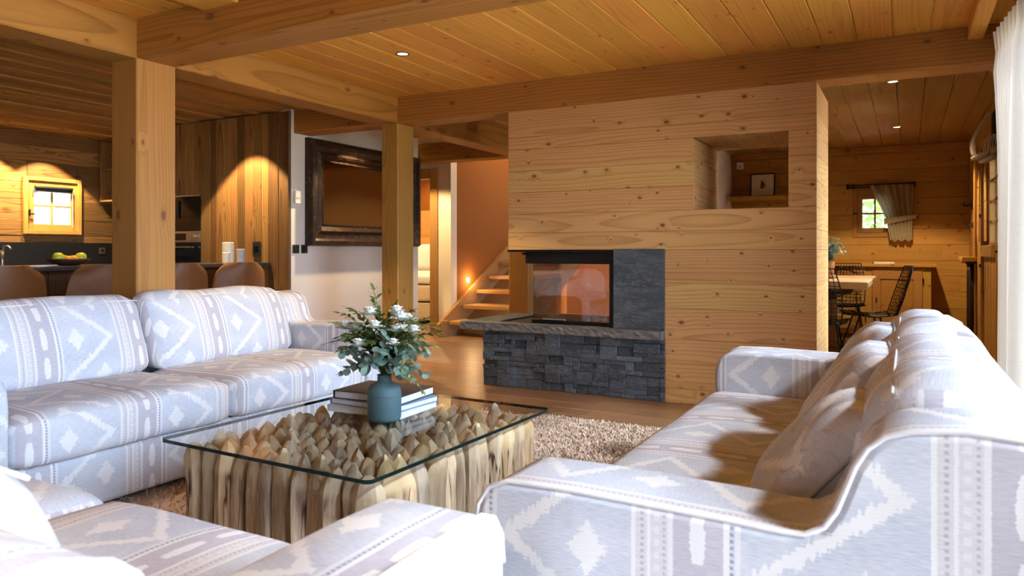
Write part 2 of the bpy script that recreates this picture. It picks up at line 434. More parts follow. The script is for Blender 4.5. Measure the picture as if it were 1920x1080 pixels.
class MB:
    """collects shapes into one mesh"""
    def __init__(s): s.v = []; s.f = []
    def add(s, v, f):
        n = len(s.v); s.v += [tuple(p) for p in v]; s.f += [tuple(i + n for i in q) for q in f]; return s
    def box(s, a, b, ch=0.0):
        v, f = boxvf(a, b, ch); return s.add(v, f)
    def tube(s, pts, r, n=8, cap=True, rs=None):
        pts = [Vector(p) for p in pts]; v = []; f = []
        t0 = (pts[1] - pts[0]).normalized()
        up = Vector((0, 0, 1)) if abs(t0.z) < 0.9 else Vector((1, 0, 0))
        side = t0.cross(up).normalized()
        for i, p in enumerate(pts):
            t = (pts[min(i + 1, len(pts) - 1)] - pts[max(i - 1, 0)]).normalized()
            side = (side - t * side.dot(t)).normalized(); w = t.cross(side)
            rr = rs[i] if rs else r
            for k in range(n):
                a = 2 * PI * k / n; v.append(p + side * (math.cos(a) * rr) + w * (math.sin(a) * rr))
        for i in range(len(pts) - 1):
            for k in range(n):
                f.append((i * n + k, i * n + (k + 1) % n, (i + 1) * n + (k + 1) % n, (i + 1) * n + k))
        if cap: f.append(tuple(range(n))[::-1]); f.append(tuple((len(pts) - 1) * n + k for k in range(n)))
        return s.add(v, f)
    def lathe(s, prof, c=(0, 0, 0), n=24, cap=True):
        v = []; f = []
        for r_, z_ in prof:
            for k in range(n):
                a = 2 * PI * k / n; v.append((c[0] + r_ * math.cos(a), c[1] + r_ * math.sin(a), c[2] + z_))
        for i in range(len(prof) - 1):
            for k in range(n):
                f.append((i * n + k, i * n + (k + 1) % n, (i + 1) * n + (k + 1) % n, (i + 1) * n + k))
        if cap: f.append(tuple(range(n))[::-1]); f.append(tuple((len(prof) - 1) * n + k for k in range(n)))
        return s.add(v, f)
    def grid(s, P):
        """P: list of rows of points"""
        v = [p for row in P for p in row]; w = len(P[0])
        return s.add(v, [(i * w + j, i * w + j + 1, (i + 1) * w + j + 1, (i + 1) * w + j) for i in range(len(P) - 1) for j in range(w - 1)])
    def build(s, name, mat, parent=None, loc=(0, 0, 0), rot=(0, 0, 0), smooth=False):
        o = link(name, mesh(name, s.v, s.f), mat, parent, loc, rot, smooth)
        return o
def boxvf(a, b, ch=0.0):
    (x0, y0, z0), (x1, y1, z1) = a, b
    if ch <= 0:
        v = [(x, y, z) for z in (z0, z1) for y in (y0, y1) for x in (x0, x1)]
        return v, [(0, 2, 3, 1), (4, 5, 7, 6), (0, 1, 5, 4), (2, 6, 7, 3), (0, 4, 6, 2), (1, 3, 7, 5)]
    bm = bmesh.new(); bmesh.ops.create_cube(bm, size=1.0)
    for q in bm.verts:
        q.co = Vector((x1 if q.co.x > 0 else x0, y1 if q.co.y > 0 else y0, z1 if q.co.z > 0 else z0))
    bmesh.ops.bevel(bm, geom=list(bm.edges), offset=ch, segments=1, affect='EDGES', profile=0.5)
    bm.verts.index_update()
    v = [tuple(q.co) for q in bm.verts]; f = [tuple(q.index for q in p.verts) for p in bm.faces]; bm.free()
    return v, f
def box(name, a, b, mat, parent=None, ch=0.0, origin=None):
    """axis aligned box in parent space, its origin at its own centre"""
    c = tuple((p + q) / 2 for p, q in zip(a, b)) if origin is None else origin
    v, f = boxvf(tuple(p - k for p, k in zip(a, c)), tuple(p - k for p, k in zip(b, c)), ch)
    return link(name, mesh(name, v, f), mat, parent, c)
AX = {'x': (0, 0, 0), 'y': (0, 0, PI / 2), 'z': (0, -PI / 2, 0)}
def plank(name, a, b, axis, mat, parent=None, ch=0.003, normal=None):
    """a board between corners a and b; local x runs along the board, local y is its width, local z its face normal"""
    a = tuple(min(p, q) for p, q in zip(a, b)), tuple(max(p, q) for p, q in zip(a, b)); lo, hi = a
    c = [(p + q) / 2 for p, q in zip(lo, hi)]; d = [q - p for p, q in zip(lo, hi)]
    i = 'xyz'.index(axis)
    others = [k for k in range(3) if k != i]
    if normal is None: n = min(others, key=lambda k: d[k])
    else: n = 'xyz'.index(normal)
    w = [k for k in others if k != n][0]
    L, W, T = d[i] / 2, d[w] / 2, d[n] / 2
    ch = min(ch, W * 0.4, T * 0.4)
    sec = [(-W + ch, -T), (W - ch, -T), (W, -T + ch), (W, T - ch), (W - ch, T), (-W + ch, T), (-W, T - ch), (-W, -T + ch)]
    v = [(-L, y, z) for y, z in sec] + [(L, y, z) for y, z in sec]
    f = [(k, (k + 1) % 8, 8 + (k + 1) % 8, 8 + k) for k in range(8)] + [tuple(range(8))[::-1], tuple(range(8, 16))]
    ex = Vector([1.0 if k == i else 0 for k in range(3)]); ez = Vector([1.0 if k == n else 0 for k in range(3)]); ey = ez.cross(ex)
    rot = Matrix((ex, ey, ez)).transposed().to_euler()
    return link(name, mesh(name, v, [q[::-1] for q in f] if False else f), mat, parent, c, rot)
def boards(name, rng_w, widths, along, L, fixed, mat, parent, nx, stagger=None, jitter=0.0015, ch=0.003, cuts=None):
    """a row of boards. rng_w: (w0, w1) across; along: axis of length with L=(l0, l1); nx: 'x','y','z' normal axis with fixed=(f0, f1)"""
    w0, w1 = rng_w; p = w0; k = 0; out = []
    wa = [c for c in 'xyz' if c not in (along, nx)][0]
    while p < w1 - 1e-6:
        w = widths[k % len(widths)] if isinstance(widths, (list, tuple)) else widths
        q = min(p + w, w1)
        if w1 - q < 0.03: q = w1
        segs = [L] if stagger is None else []
        if stagger is not None:
            s0 = L[0] - random.random() * stagger
            while s0 < L[1]:
                a, b_ = max(s0, L[0]), min(s0 + stagger, L[1])
                if b_ - a > 0.02: segs.append((a, b_))
                s0 += stagger
        for (l0, l1) in segs:
            pieces = [(p, q, l0, l1)]
            for cut in (cuts or []): pieces = [z for pc in pieces for z in cut_rect(pc, cut)]
            for (a0, a1, b0, b1) in pieces:
                if a1 - a0 < 0.004 or b1 - b0 < 0.004: continue
                j = random.uniform(-jitter, jitter); g = 0.0006
                A = {wa: a0 + g, along: b0 + g, nx: fixed[0]}; B = {wa: a1 - g, along: b1 - g, nx: fixed[1]}
                if fixed[2] > 0: B[nx] += j
                else: A[nx] += j
                out.append(plank(name, tuple(A[c] for c in 'xyz'), tuple(B[c] for c in 'xyz'), along, mat, parent, ch, nx))
        p = q; k += 1
    return out
def cut_rect(r, c):
    """r minus c; rectangles as (w0, w1, l0, l1)"""
    w0, w1, l0, l1 = r; c0, c1, d0, d1 = c
    if c0 >= w1 or c1 <= w0 or d0 >= l1 or d1 <= l0: return [r]
    out = []
    if d0 > l0: out.append((w0, w1, l0, d0))
    if d1 < l1: out.append((w0, w1, d1, l1))
    a, b_ = max(l0, d0), min(l1, d1)
    if c0 > w0: out.append((w0, c0, a, b_))
    if c1 < w1: out.append((c1, w1, a, b_))
    return out
def walls(name, rects, mat, axis, f0, f1):
    """a slab wall made of rectangles ((u0,u1,z0,z1)) with axis = its normal axis"""
    mb = MB()
    for (u0, u1, z0, z1) in rects:
        if axis == 'y': mb.box((u0, f0, z0), (u1, f1, z1))
        elif axis == 'x': mb.box((f0, u0, z0), (f1, u1, z1))
        else: mb.box((u0, z0, f0), (u1, z1, f1))
    o = mb.build(name, mat); o['kind'] = 'structure'; return o
def holes(rect, cuts):
    out = [rect]
    for c in cuts: out = [z for r in out for z in cut_rect(r, c)]
    return out
def copy_tree(o, parent=None):
    c = o.copy(); COL.objects.link(c); c.parent = parent
    for ch in list(o.children): copy_tree(ch, c)
    return c
def rbox(sx, sy, sz, r=0.04, n=8, crown=0.0, seed=0, sag=0.0, wr=0.004):
    """soft cushion block centred at the origin: rounded box with a crowned top; returns verts, faces, uvs per loop"""
    bm = bmesh.new(); bmesh.ops.create_cube(bm, size=2.0)
    bmesh.ops.subdivide_edges(bm, edges=list(bm.edges), cuts=n, use_grid_fill=True)
    rs = np.random.default_rng(seed); ph = rs.uniform(0, 6.28, 8); fr = rs.uniform(4, 11, 8)
    for q in bm.verts:
        p = q.co
        w = Vector([math.copysign(abs(c) ** 0.75, c) for c in p])   # crowd the vertices to the edges
        h = Vector((sx / 2, sy / 2, sz / 2)); P = Vector((w.x * h.x, w.y * h.y, w.z * h.z))
        inner = Vector((max(-h.x + r, min(h.x - r, P.x)), max(-h.y + r, min(h.y - r, P.y)), max(-h.z + r, min(h.z - r, P.z))))
        d = P - inner
        if d.length > 1e-9: P = inner + d.normalized() * r
        ux, uy = P.x / h.x, P.y / h.y
        bulge = max(0, 1 - ux ** 4) * max(0, 1 - uy ** 4)
        if P.z > 0: P.z += crown * bulge
        k = wr * (math.sin(P.x * fr[0] + P.y * fr[1] + ph[0]) + 0.6 * math.sin(P.x * fr[2] * 2 - P.y * fr[3] * 2 + ph[1]) + 0.5 * math.sin(P.z * 18 + P.x * fr[4] + ph[2]))
        nrm = d.normalized() if d.length > 1e-9 else Vector((0, 0, 1))
        q.co = P + nrm * k
    return bm
def ikat_mesh(bm, name, uoff=0.0, voff=0.0, mode='box', ulen='x'):
    """box-projected UVs in metres so the stripes run up the fronts and over the seats"""
    bm.normal_update(); uv = bm.loops.layers.uv.new('UVMap')
    for f in bm.faces:
        f.smooth = True; n = f.normal
        for l in f.loops:
            p = l.vert.co
            if abs(n.x) > 0.75: u, v = p.y, p.z
            elif abs(n.z) > abs(n.y): u, v = p.x, -p.y
            else: u, v = p.x, p.z
            l[uv].uv = (u + uoff, v + voff)
    me = bpy.data.meshes.new(name); bm.to_mesh(me); bm.free(); me.materials.append(M['ikat']); return me

# ------------------------------------------------------------------ the setting
ZC = 2.35
XK, XW, XB0, XB1 = -8.29, -4.985, -4.02, -3.79     # kitchen wall, white wall, big beam
YF, YP1, YK = 5.0, 2.61, 4.946
XD = -2.10                                          # cream wall of the dining area
YD, YH = 10.20, 7.74                                # dining back wall, hall back wall

# floor ------------------------------------------------------------
fl = walls('floor', [(XK - 0.1, XR + 0.1, YB - 0.1, 11.4)], M['floor'], 'z', -0.12, -0.02)
boards('plank', (YB, 7.74), 0.17, 'x', (-5.3, XR), (-0.02, 0.0, 1), M['floor'], fl, 'z', stagger=2.3, jitter=0.0004, ch=0.0015,
       cuts=[(YB, 1.6, -6, 1), (4.9, 7.8, -3.35, -3.17)])
plank('plank', (-3.35, 4.9, -0.02), (-3.17, 7.74, 0.0), 'y', M['floor'], fl, 0.0015)
boards('plank', (7.74, YD), 0.17, 'x', (-2.1, XR), (-0.02, 0.0, 1), M['floor'], fl, 'z', stagger=2.3, jitter=0.0004, ch=0.0015)
box('underlay', (XK, YB, -0.021), (-5.3, 11.3, 0.0), M['floor'], fl)
box('underlay', (-5.3, YB, -0.021), (XR, 1.6, 0.0), M['floor'], fl)
box('underlay', (-5.3, 7.74, -0.021), (-2.1, 11.3, 0.0), M['floor'], fl)

# ceilings ---------------------------------------------------------
cl = walls('ceiling', [(XK - 0.1, XR + 0.1, YB - 0.1, 7.7), (XD - 0.1, XR + 0.1, 7.7, YD + 0.1)], M['shell'], 'z', ZC + 0.03, ZC + 0.25)
boards('ceiling_board', (XB1, XR), 0.1955, 'y', (2.86, YF), (ZC, ZC + 0.03, -1), M['pine_ceiling'], cl, 'z', ch=0.007)
boards('ceiling_board', (XB1, XR), 0.1955, 'y', (YB, YP1 + 0.02), (ZC, ZC + 0.03, -1), M['pine_ceiling'], cl, 'z', ch=0.007)
boards('ceiling_board', (XB1, XR), 0.1955, 'y', (YF + 0.2, YD), (ZC, ZC + 0.03, -1), M['pine_ceiling_shaded'], cl, 'z', ch=0.007, cuts=[(XB1, XD, 7.7, YD)])
boards('ceiling_board', (XK, XB0), [0.12, 0.15, 0.10, 0.14], 'y', (YB, 6.9), (ZC, ZC + 0.03, -1), M['kitchen_ceiling'], cl, 'z', ch=0.011, jitter=0.008)
wu = walls('wall_stair_upper', [(-9.0, XD, ZC + 0.25, 3.6)], M['ochre_plaster'], 'y', 7.58, 7.70)
sv = walls('ceiling_stair', [(-9.0, XD, 7.7, 11.4)], M['shell'], 'z', 3.6, 3.75); sv['kind'] = 'structure'

# walls ------------------------------------------------------------
wr = walls('wall_right', holes((YB, YD + 0.1, 0.0, ZC + 0.03), [(-2.1, 0.28, 0.08, 2.2), (0.40, 4.75, 0.08, 2.2), (5.25, 6.15, 0.1, 2.1), (7.0, 7.95, 1.05, 1.95), (9.02, 9.45, 1.15, 1.72)]), M['shell'], 'x', XR, XR + 0.16)
wb = walls('wall_rear', [(XK, XR, 0.0, ZC + 0.03)], M['white_plaster'], 'y', YB - 0.16, YB)
wk = walls('wall_kitchen', holes((YB, 6.0, 0.0, ZC + 0.03), [(4.44, 4.97, 1.28, 1.81)]), M['shell'], 'x', XK - 0.18, XK - 0.02)
boards('plank', (0.0, ZC), [0.19, 0.23, 0.17, 0.21], 'y', (1.2, 5.7), (XK - 0.02, XK, 1), M['old_wood'], wk, 'x', ch=0.004, jitter=0.005, cuts=[(1.28, 1.81, 4.44, 4.97)])
we = walls('wall_kitchen_end', [(XK, XW - 0.15, 0.0, ZC + 0.03)], M['dark_wood'], 'y', 5.6, 5.72)
ww = walls('wall_mirror_side', [(YK + 0.02, 6.95, 0.0, ZC + 0.03)], M['white_plaster'], 'x', XW - 0.15, XW)
wh = walls('wall_hall', holes((-8.6, -5.05, 0.0, 3.6), [(-6.25, -5.35, 0.0, 2.01)]), M['cream_plaster'], 'y', YH, YH + 0.14)
ws = walls('wall_stair', [(YH + 0.14, 11.3, 0.0, 3.6)], M['ochre_plaster'], 'x', -5.19, -5.05)
wsb = walls('wall_stair_back', [(-9.0, XD, 0.0, 3.6)], M['ochre_plaster'], 'y', 11.3, 11.4)
wbl = walls('wall_bedroom_side', [(YH + 0.14, 11.3, 0.0, 3.6)], M['cream_plaster'], 'x', -8.75, -8.6)
wcl = walls('wall_corridor_end', [(5.72, YH, 0.0, ZC + 0.03)], M['cream_plaster'], 'x', -8.4, -8.29)
wd = walls('wall_dining', holes((XD - 0.1, XR, 0.0, ZC + 0.03), [(-0.56, -0.16, 1.28, 1.76)]), M['shell'], 'y', YD, YD + 0.16)
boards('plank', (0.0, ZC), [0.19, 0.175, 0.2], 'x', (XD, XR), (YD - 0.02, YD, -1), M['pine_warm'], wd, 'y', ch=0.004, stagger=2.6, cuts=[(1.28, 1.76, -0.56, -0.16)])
wdl = walls('wall_dining_side', [(7.7, YD, 0.0, 3.6)], M['white_plaster'], 'x', XD - 0.12, XD)
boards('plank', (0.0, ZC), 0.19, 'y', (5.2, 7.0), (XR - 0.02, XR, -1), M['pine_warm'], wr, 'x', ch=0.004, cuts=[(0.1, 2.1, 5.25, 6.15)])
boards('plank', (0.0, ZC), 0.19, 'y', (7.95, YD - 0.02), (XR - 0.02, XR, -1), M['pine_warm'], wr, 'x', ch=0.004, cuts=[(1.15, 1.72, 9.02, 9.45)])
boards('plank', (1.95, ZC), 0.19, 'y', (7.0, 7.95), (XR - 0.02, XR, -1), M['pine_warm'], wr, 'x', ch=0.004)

# fireplace wall -----------------------------------------------------
FX0, FX1, FZ = -2.73, -0.507, 1.06
NX0, NX1, NZ0, NZ1 = -1.292, -0.676, 1.334, 1.827
rc = holes((FX0 + 0.02, FX1 - 0.02, FZ + 0.02, 2.13), [(NX0 - 0.02, NX1 + 0.02, NZ0 - 0.02, NZ1 + 0.02)]) + [(-1.485, FX1 - 0.02, 0.0, FZ + 0.02)]
wf = walls('wall_fireplace', rc, M['shell'], 'y', YF + 0.02, YF + 0.75)
ZR = [0.0, 0.10, 0.275, 0.445, 0.655, 0.83, 1.06, 1.19, 1.334, 1.50, 1.665, 1.827, 1.925, 2.13]
for side, (y0, y1, sg) in (('f', (YF, YF + 0.02, -1)), ('b', (YF + 0.75, YF + 0.77, 1))):
    for i in range(len(ZR) - 1):
        boards('plank', (ZR[i], ZR[i + 1]), 9.0, 'x', (FX0, FX1), (y0, y1, sg), M['pine_wall'], wf, 'y', ch=0.0022,
               cuts=[(NZ0, NZ1, NX0, NX1), (-1, FZ, FX0 - 1, -1.487)])
for i in range(len(ZR) - 1):       # the end towards the dining area, and the two cheeks of the niche
    plank('plank', (FX1 - 0.02, YF + 0.02, ZR[i] + 0.0006), (FX1, YF + 0.75, ZR[i + 1] - 0.0006), 'y', M['pine_wall'], wf, 0.0022, 'x')
for x0 in (NX0 - 0.02, NX1):
    boards('plank', (NZ0, NZ1), [0.17, 0.16], 'y', (YF + 0.02, YF + 0.75), (x0, x0 + 0.02, 1 if x0 < NX0 else -1), M['pine_wall'], wf, 'x', ch=0.002)
for z0, sg in ((NZ0 - 0.02, 1), (NZ1, -1)):
    boards('plank', (NX0, NX1), [0.205], 'y', (YF + 0.02, YF + 0.75), (z0, z0 + 0.02, sg), M['pine_wall'], wf, 'z', ch=0.002)
boards('plank', (YF + 0.02, YF + 0.75), 0.18, 'x', (FX0, -1.487), (FZ, FZ + 0.02, -1), M['pine_wall'], wf, 'z', ch=0.002)

# timbers ------------------------------------------------------------
def timber(name, a, b, axis, mat, label, cat, ch=0.008, normal=None):
    o = plank(name, a, b, axis, mat, None, ch, normal); tag(o, label, cat); return o
timber('ceiling_beam', (XB0, YB, 2.13), (XB1, 7.45, 2.40), 'y', M['beam'], 'long timber ceiling beam carried by both wooden posts', 'beam', normal='x')
timber('ceiling_beam', (XB1, YP1, 2.13), (XR, 2.86, 2.40), 'x', M['beam'], 'timber ceiling beam starting above the post at the kitchen', 'beam', normal='y')
timber('ceiling_beam', (XB1, YF - 0.01, 2.13), (XR, YF + 0.23, 2.40), 'x', M['beam'], 'timber ceiling beam lying on top of the plank fireplace wall', 'beam', normal='y')
timber('ceiling_beam', (XW, YF, 2.14), (XB0, YF + 0.22, 2.40), 'x', M['beam'], 'short timber beam above the white wall by the mirror', 'beam', normal='y')
timber('ceiling_beam', (-6.9, 7.5, 2.155), (XD - 0.12, 7.72, 2.42), 'x', M['beam'], 'timber beam over the foot of the stairs and bedroom door', 'beam', normal='y')
timber('ceiling_joist', (0.305, 2.86, 2.27), (0.386, YF - 0.01, 2.36), 'y', M['pine_ceiling'], 'slim pine ceiling joist next to the cream curtain', 'beam')
timber('ceiling_joist', (-3.25, YB, 2.31), (-2.98, YP1, 2.36), 'y', M['pine_ceiling'], 'pine joist at the top edge above the kitchen post beam', 'beam')
timber('wooden_post', (XB0, YP1, 0.0), (XB1, 2.86, 2.13), 'z', M['post'], 'thick square timber post behind the patterned sofa at the kitchen', 'post', normal='x')
timber('wooden_post', (-3.965, YF - 0.005, 0.0), (XB1, YF + 0.22, 2.13), 'z', M['post'], 'square timber post between the large mirror and the stairs', 'post', normal='x')
timber('wooden_post', (-3.30, 6.05, 0.0), (-3.10, 6.25, ZC), 'z', M['post'], 'wooden post behind the open side of the fireplace', 'post', normal='x')
t = plank('trim_1', (XD, YD - 0.09, 2.27), (XR - 0.02, YD - 0.021, ZC), 'x', M['beam'], None, 0.006); t['kind'] = 'structure'
t = plank('baseboard_hall', (-5.23, YH - 0.02, 0.0), (-5.055, YH - 0.001, 0.10), 'x', M['stair'], None, 0.003); t['kind'] = 'structure'

# downlights -----------------------------------------------------------
dl = None
def downlight(loc, label, watts=22.0, ang=95, col=(1.0, 0.72, 0.38), blend=0.25, group='recessed ceiling spotlights'):
    global dl
    if dl is None:
        dl = empty('downlight', loc)
        MB().lathe([(0.045, 0.0), (0.045, -0.004), (0.037, -0.004), (0.034, 0.0)], n=24, cap=False).build('ring', M['black_metal'], dl)
        MB().lathe([(0.0005, -0.001), (0.036, -0.001)], n=24, cap=False).build('lens', M['lamp'], dl)
        o = dl
    else:
        o = copy_tree(dl); o.location = loc
    tag(o, label, 'downlight', group)
    l = bpy.data.lights.new('downlight_spot', 'SPOT'); l.energy = watts * 1.9; l.spot_size = R(ang); l.spot_blend = blend
    l.color = col; l.shadow_soft_size = 0.03
    lo = bpy.data.objects.new('downlight_spot', l); lo.location = (loc[0], loc[1], loc[2] - 0.03); COL.objects.link(lo)
    return o
LZ = ZC - 0.001
for i_, (x_, y_) in enumerate(((-2.9, -1.0), (-1.0, -1.0))):  # out-of-view spotlights added behind the camera for warm fill
    downlight((x_, y_, LZ), ('added unseen spotlight by the rear wall, kitchen side', 'added unseen spotlight by the rear wall, window side')[i_], 24, 110)
downlight((-4.55, 5.75, LZ), 'recessed spotlight in front of the large mirror', 62, 105)
downlight((-2.925, 3.905, LZ), 'recessed spotlight in the living room ceiling above the fireplace', 26)
downlight((-5.42, 4.57, LZ), 'recessed spotlight lighting the vertical plank panel by the candles', 60, 88, blend=0.12)
downlight((-5.44, 3.487, LZ), 'recessed spotlight half hidden by the kitchen post', 28)
downlight((-7.96, 4.602, LZ), 'recessed spotlight above the kitchen window, farther one', 60, 92, blend=0.12)
downlight((-7.96, 4.056, LZ), 'recessed spotlight above the kitchen window, nearer one', 60, 92, blend=0.12)
downlight((-0.10, 6.325, LZ), 'recessed spotlight in the dining ceiling, nearest the big beam', 16)
downlight((-0.10, 8.668, LZ), 'recessed spotlight in the dining ceiling, nearest the small window', 50, 120)
downlight((-5.25, 6.9, LZ), 'recessed spotlight over the hall floor behind the mirror wall', 60, 120)
downlight((-4.4, 9.0, 3.59), 'recessed spotlight high above the stairs', 45, 110)
downlight((-6.9, 9.6, 3.59), 'recessed spotlight over the bed', 150, 120)
# ------------------------------------------------------------------ sofas
AZ, BZ, SD, AT = 0.605, 0.785, 0.97, 0.21      # arm height, back height, depth, arm thickness
PROF = [(0.0, 0.04), (0.0, 0.50), (0.008, 0.552), (0.032, 0.588), (0.075, AZ), (0.20, AZ + 0.003), (0.36, AZ), (0.50, 0.602), (0.575, 0.598),
        (0.612, 0.600), (0.640, 0.617), (0.658, 0.646), (0.671, 0.682), (0.684, 0.718), (0.701, 0.748), (0.726, 0.769), (0.762, 0.781), (0.83, BZ + 0.003), (0.90, 0.783), (0.945, 0.757), (SD, 0.70), (SD, 0.04)]
def arm_mesh(name, x0, x1, uo):
    bm = bmesh.new()
    vs = [bm.verts.new((x0, y, z)) for y, z in PROF]
    f = bm.faces.new(vs)
    ex = bmesh.ops.extrude_face_region(bm, geom=[f])
    for q in ex['geom']:
        if isinstance(q, bmesh.types.BMVert): q.co.x = x1
    bmesh.ops.recalc_face_normals(bm, faces=list(bm.faces))
    ed = [e for e in bm.edges if abs(e.verts[0].co.x - e.verts[1].co.x) < 1e-6 and max(e.verts[0].co.z, e.verts[1].co.z) > 0.05 and not (e.verts[0].co.z < 0.05 and e.verts[1].co.z < 0.05)]
    bmesh.ops.bevel(bm, geom=ed, offset=0.014, segments=2, affect='EDGES', profile=0.5)
    big = [q for q in bm.faces if len(q.verts) > 8]
    bmesh.ops.triangulate(bm, faces=big)
    bm.normal_update(); uv = bm.loops.layers.uv.new('UVMap')
    for q in bm.faces:
        n = q.normal; q.smooth = abs(n.x) < 0.98
        for l in q.loops:
            p = l.vert.co
            # one continuous cloth: sides show depth across and height up, the top carries on from there
            if abs(n.x) > 0.6: l[uv].uv = (p.y + uo, p.z)
            elif abs(n.z) > 0.45: l[uv].uv = (p.x * 1.0 + 0.02, p.y + uo)
            else: l[uv].uv = (p.x + 0.02, p.z)
    me = bpy.data.meshes.new(name); bm.to_mesh(me); bm.free(); me.materials.append(M['ikat']); return me
def piping_path(x):
    return [(x, y, z) for y, z in PROF[1:-1]]
def make_sofa(loc, rz, L, label, seed, seats=2, uo=0.0, backs=2, bo_=0.0):
    s = empty('sofa', loc, rz, label=label, cat='sofa')
    base = rbox(L - 2 * AT + 0.02, SD - 0.06, 0.215, 0.02, 6, 0, seed, 0, 0.001)
    bmesh.ops.translate(base, verts=list(base.verts), vec=(L / 2, SD / 2 + 0.0, 0.155))
    link('base', ikat_mesh(base, 'base', uo), None, s)
    bk = rbox(L - 2 * AT + 0.06, 0.16, 0.70, 0.055, 7, 0.0, seed + 1, 0, 0.002)
    bmesh.ops.translate(bk, verts=list(bk.verts), vec=(L / 2, SD - 0.08, BZ - 0.35))
    bo = link('back', ikat_mesh(bk, 'back', uo + 0.1), None, s)
    for x0, x1, xe in ((0.0, AT, 0.006), (L - AT, L, L - 0.006)):
        a = link('arm', arm_mesh('arm', x0, x1, uo + 0.52), None, s)
        MB().tube(piping_path(xe), 0.0055, 6).build('piping', M['piping'], a, smooth=True)
    w = (L - 2 * AT) / seats
    for i in range(seats):
        c = rbox(w - 0.006, 0.66, 0.19, 0.05, 9, 0.022, seed + 3 + i, 0, 0.0025)
        bmesh.ops.translate(c, verts=list(c.verts), vec=(AT + w * (i + 0.5), 0.32, 0.352))
        link('seat_cushion', ikat_mesh(c, 'seat_cushion', uo + 0.05), None, s)
    w = (L - 2 * AT) / backs
    for i in range(backs):
        c = rbox(w - 0.012, 0.18, 0.385, 0.07, 10, 0.012, seed + 11 + i, 0, 0.005)
        for q in c.verts:                      # puffed front, leaning back
            k = max(0, 1 - (q.co.x / (w / 2)) ** 4) * max(0, 1 - (q.co.z / 0.20) ** 2)
            if q.co.y < 0: q.co.y -= 0.035 * k
            q.co.y += 0.34 * q.co.z
        bmesh.ops.translate(c, verts=list(c.verts), vec=(AT + w * (i + 0.5), 0.69 + bo_, 0.632))
        co = link('back_cushion', ikat_mesh(c, 'back_cushion', uo + 0.14, 0.03), None, s)
        x0 = AT + w * i + 0.02; x1 = AT + w * (i + 1) - 0.02
        MB().tube([(x0 + (x1 - x0) * k / 10, 0.676 + bo_, 0.799 + 0.012 * math.sin(PI * k / 10)) for k in range(11)], 0.0028, 5).build('piping', M['piping'], co, smooth=True)
    for px in (0.06, L - 0.06):
        for py in (0.06, SD - 0.06):
            box('foot', (px - 0.03, py - 0.03, 0.0), (px + 0.03, py + 0.03, 0.05), M['dark_wood'], s)
    return s
make_sofa((-2.775, 1.22, 0), PI / 2, 2.36, 'patterned ikat sofa in front of the kitchen post, facing the coffee table', 1, uo=0.18)
make_sofa((-0.755, 3.50, 0), -PI / 2, 2.26, 'patterned ikat sofa with scatter cushions beside the cream curtain', 30, uo=0.0, seats=1, bo_=0.055)
make_sofa((-0.625, 1.135, 0), PI, 2.25, 'pale ikat sofa in the near foreground, seen from behind its seat', 60, uo=0.3)

# scatter cushions --------------------------------------------------
def pillow(loc, rot, label, s=0.46, t=0.17, seed=0, uo=0.0):
    n = 18; mb = []; bm = bmesh.new(); rs = np.random.default_rng(seed); ph = rs.uniform(0, 6, 4)
    top = {}; bot = {}
    for i in range(n + 1):
        for j in range(n + 1):
            x = 2 * i / n - 1; y = 2 * j / n - 1
            k = max(0, 1 - abs(x) ** 3) ** 0.5 * max(0, 1 - abs(y) ** 3) ** 0.5; rr_ = 1 - 0.07 * (abs(x) * abs(y)) ** 4
            pin = 1 - 0.06 * (1 - abs(x) ** 2) * abs(y) - 0.0
            px = rr_ * x * s / 2 * (1 - 0.03 * (1 - y * y)); py = rr_ * y * s / 2 * (1 - 0.03 * (1 - x * x))
            wv = 0.006 * math.sin(9 * x + ph[0] + 4 * y) * k
            top[i, j] = bm.verts.new((px, py, t / 2 * k + wv))
            bot[i, j] = top[i, j] if k < 1e-6 else bm.verts.new((px, py, -t / 2 * k + wv))
    for i in range(n):
        for j in range(n):
            for d, fl_ in ((top, False), (bot, True)):
                q = [d[i, j], d[i + 1, j], d[i + 1, j + 1], d[i, j + 1]]
                try: bm.faces.new(q[::-1] if fl_ else q)
                except ValueError: pass
    edge = [(2 * i / n - 1, -1) for i in range(n)] + [(1, 2 * i / n - 1) for i in range(n)] + [(1 - 2 * i / n, 1) for i in range(n)] + [(-1, 1 - 2 * i / n) for i in range(n + 1)]
    root = empty('scatter_cushion', loc, label=label, cat='cushion', group='scatter cushions on the sofa by the curtain')
    root.rotation_euler = rot
    bm.normal_update(); uv = bm.loops.layers.uv.new('UVMap')
    for f in bm.faces:
        f.smooth = True
        for l in f.loops: l[uv].uv = (l.vert.co.x + uo, l.vert.co.y)
    me = bpy.data.meshes.new('cover'); bm.to_mesh(me); bm.free(); me.materials.append(M['ikat'])
    link('cover', me, None, root)
    MB().tube([((1 - 0.07 * (abs(x) * abs(y)) ** 4) * x * s / 2 * (1 - 0.03 * (1 - y * y)), (1 - 0.07 * (abs(x) * abs(y)) ** 4) * y * s / 2 * (1 - 0.03 * (1 - x * x)), 0) for x, y in edge], 0.004, 6, cap=False).build('piping', M['piping_grey'], root, smooth=True)
    return root
def lean(rx, yaw):   # a cushion standing on its edge; its face looks to -x and up, turned by yaw
    return (Matrix.Rotation(R(yaw), 3, 'Z') @ Matrix.Rotation(R(-rx), 3, 'Y') @ Matrix(((0, 0, -1), (1, 0, 0), (0, -1, 0))).transposed().inverted()).to_euler()
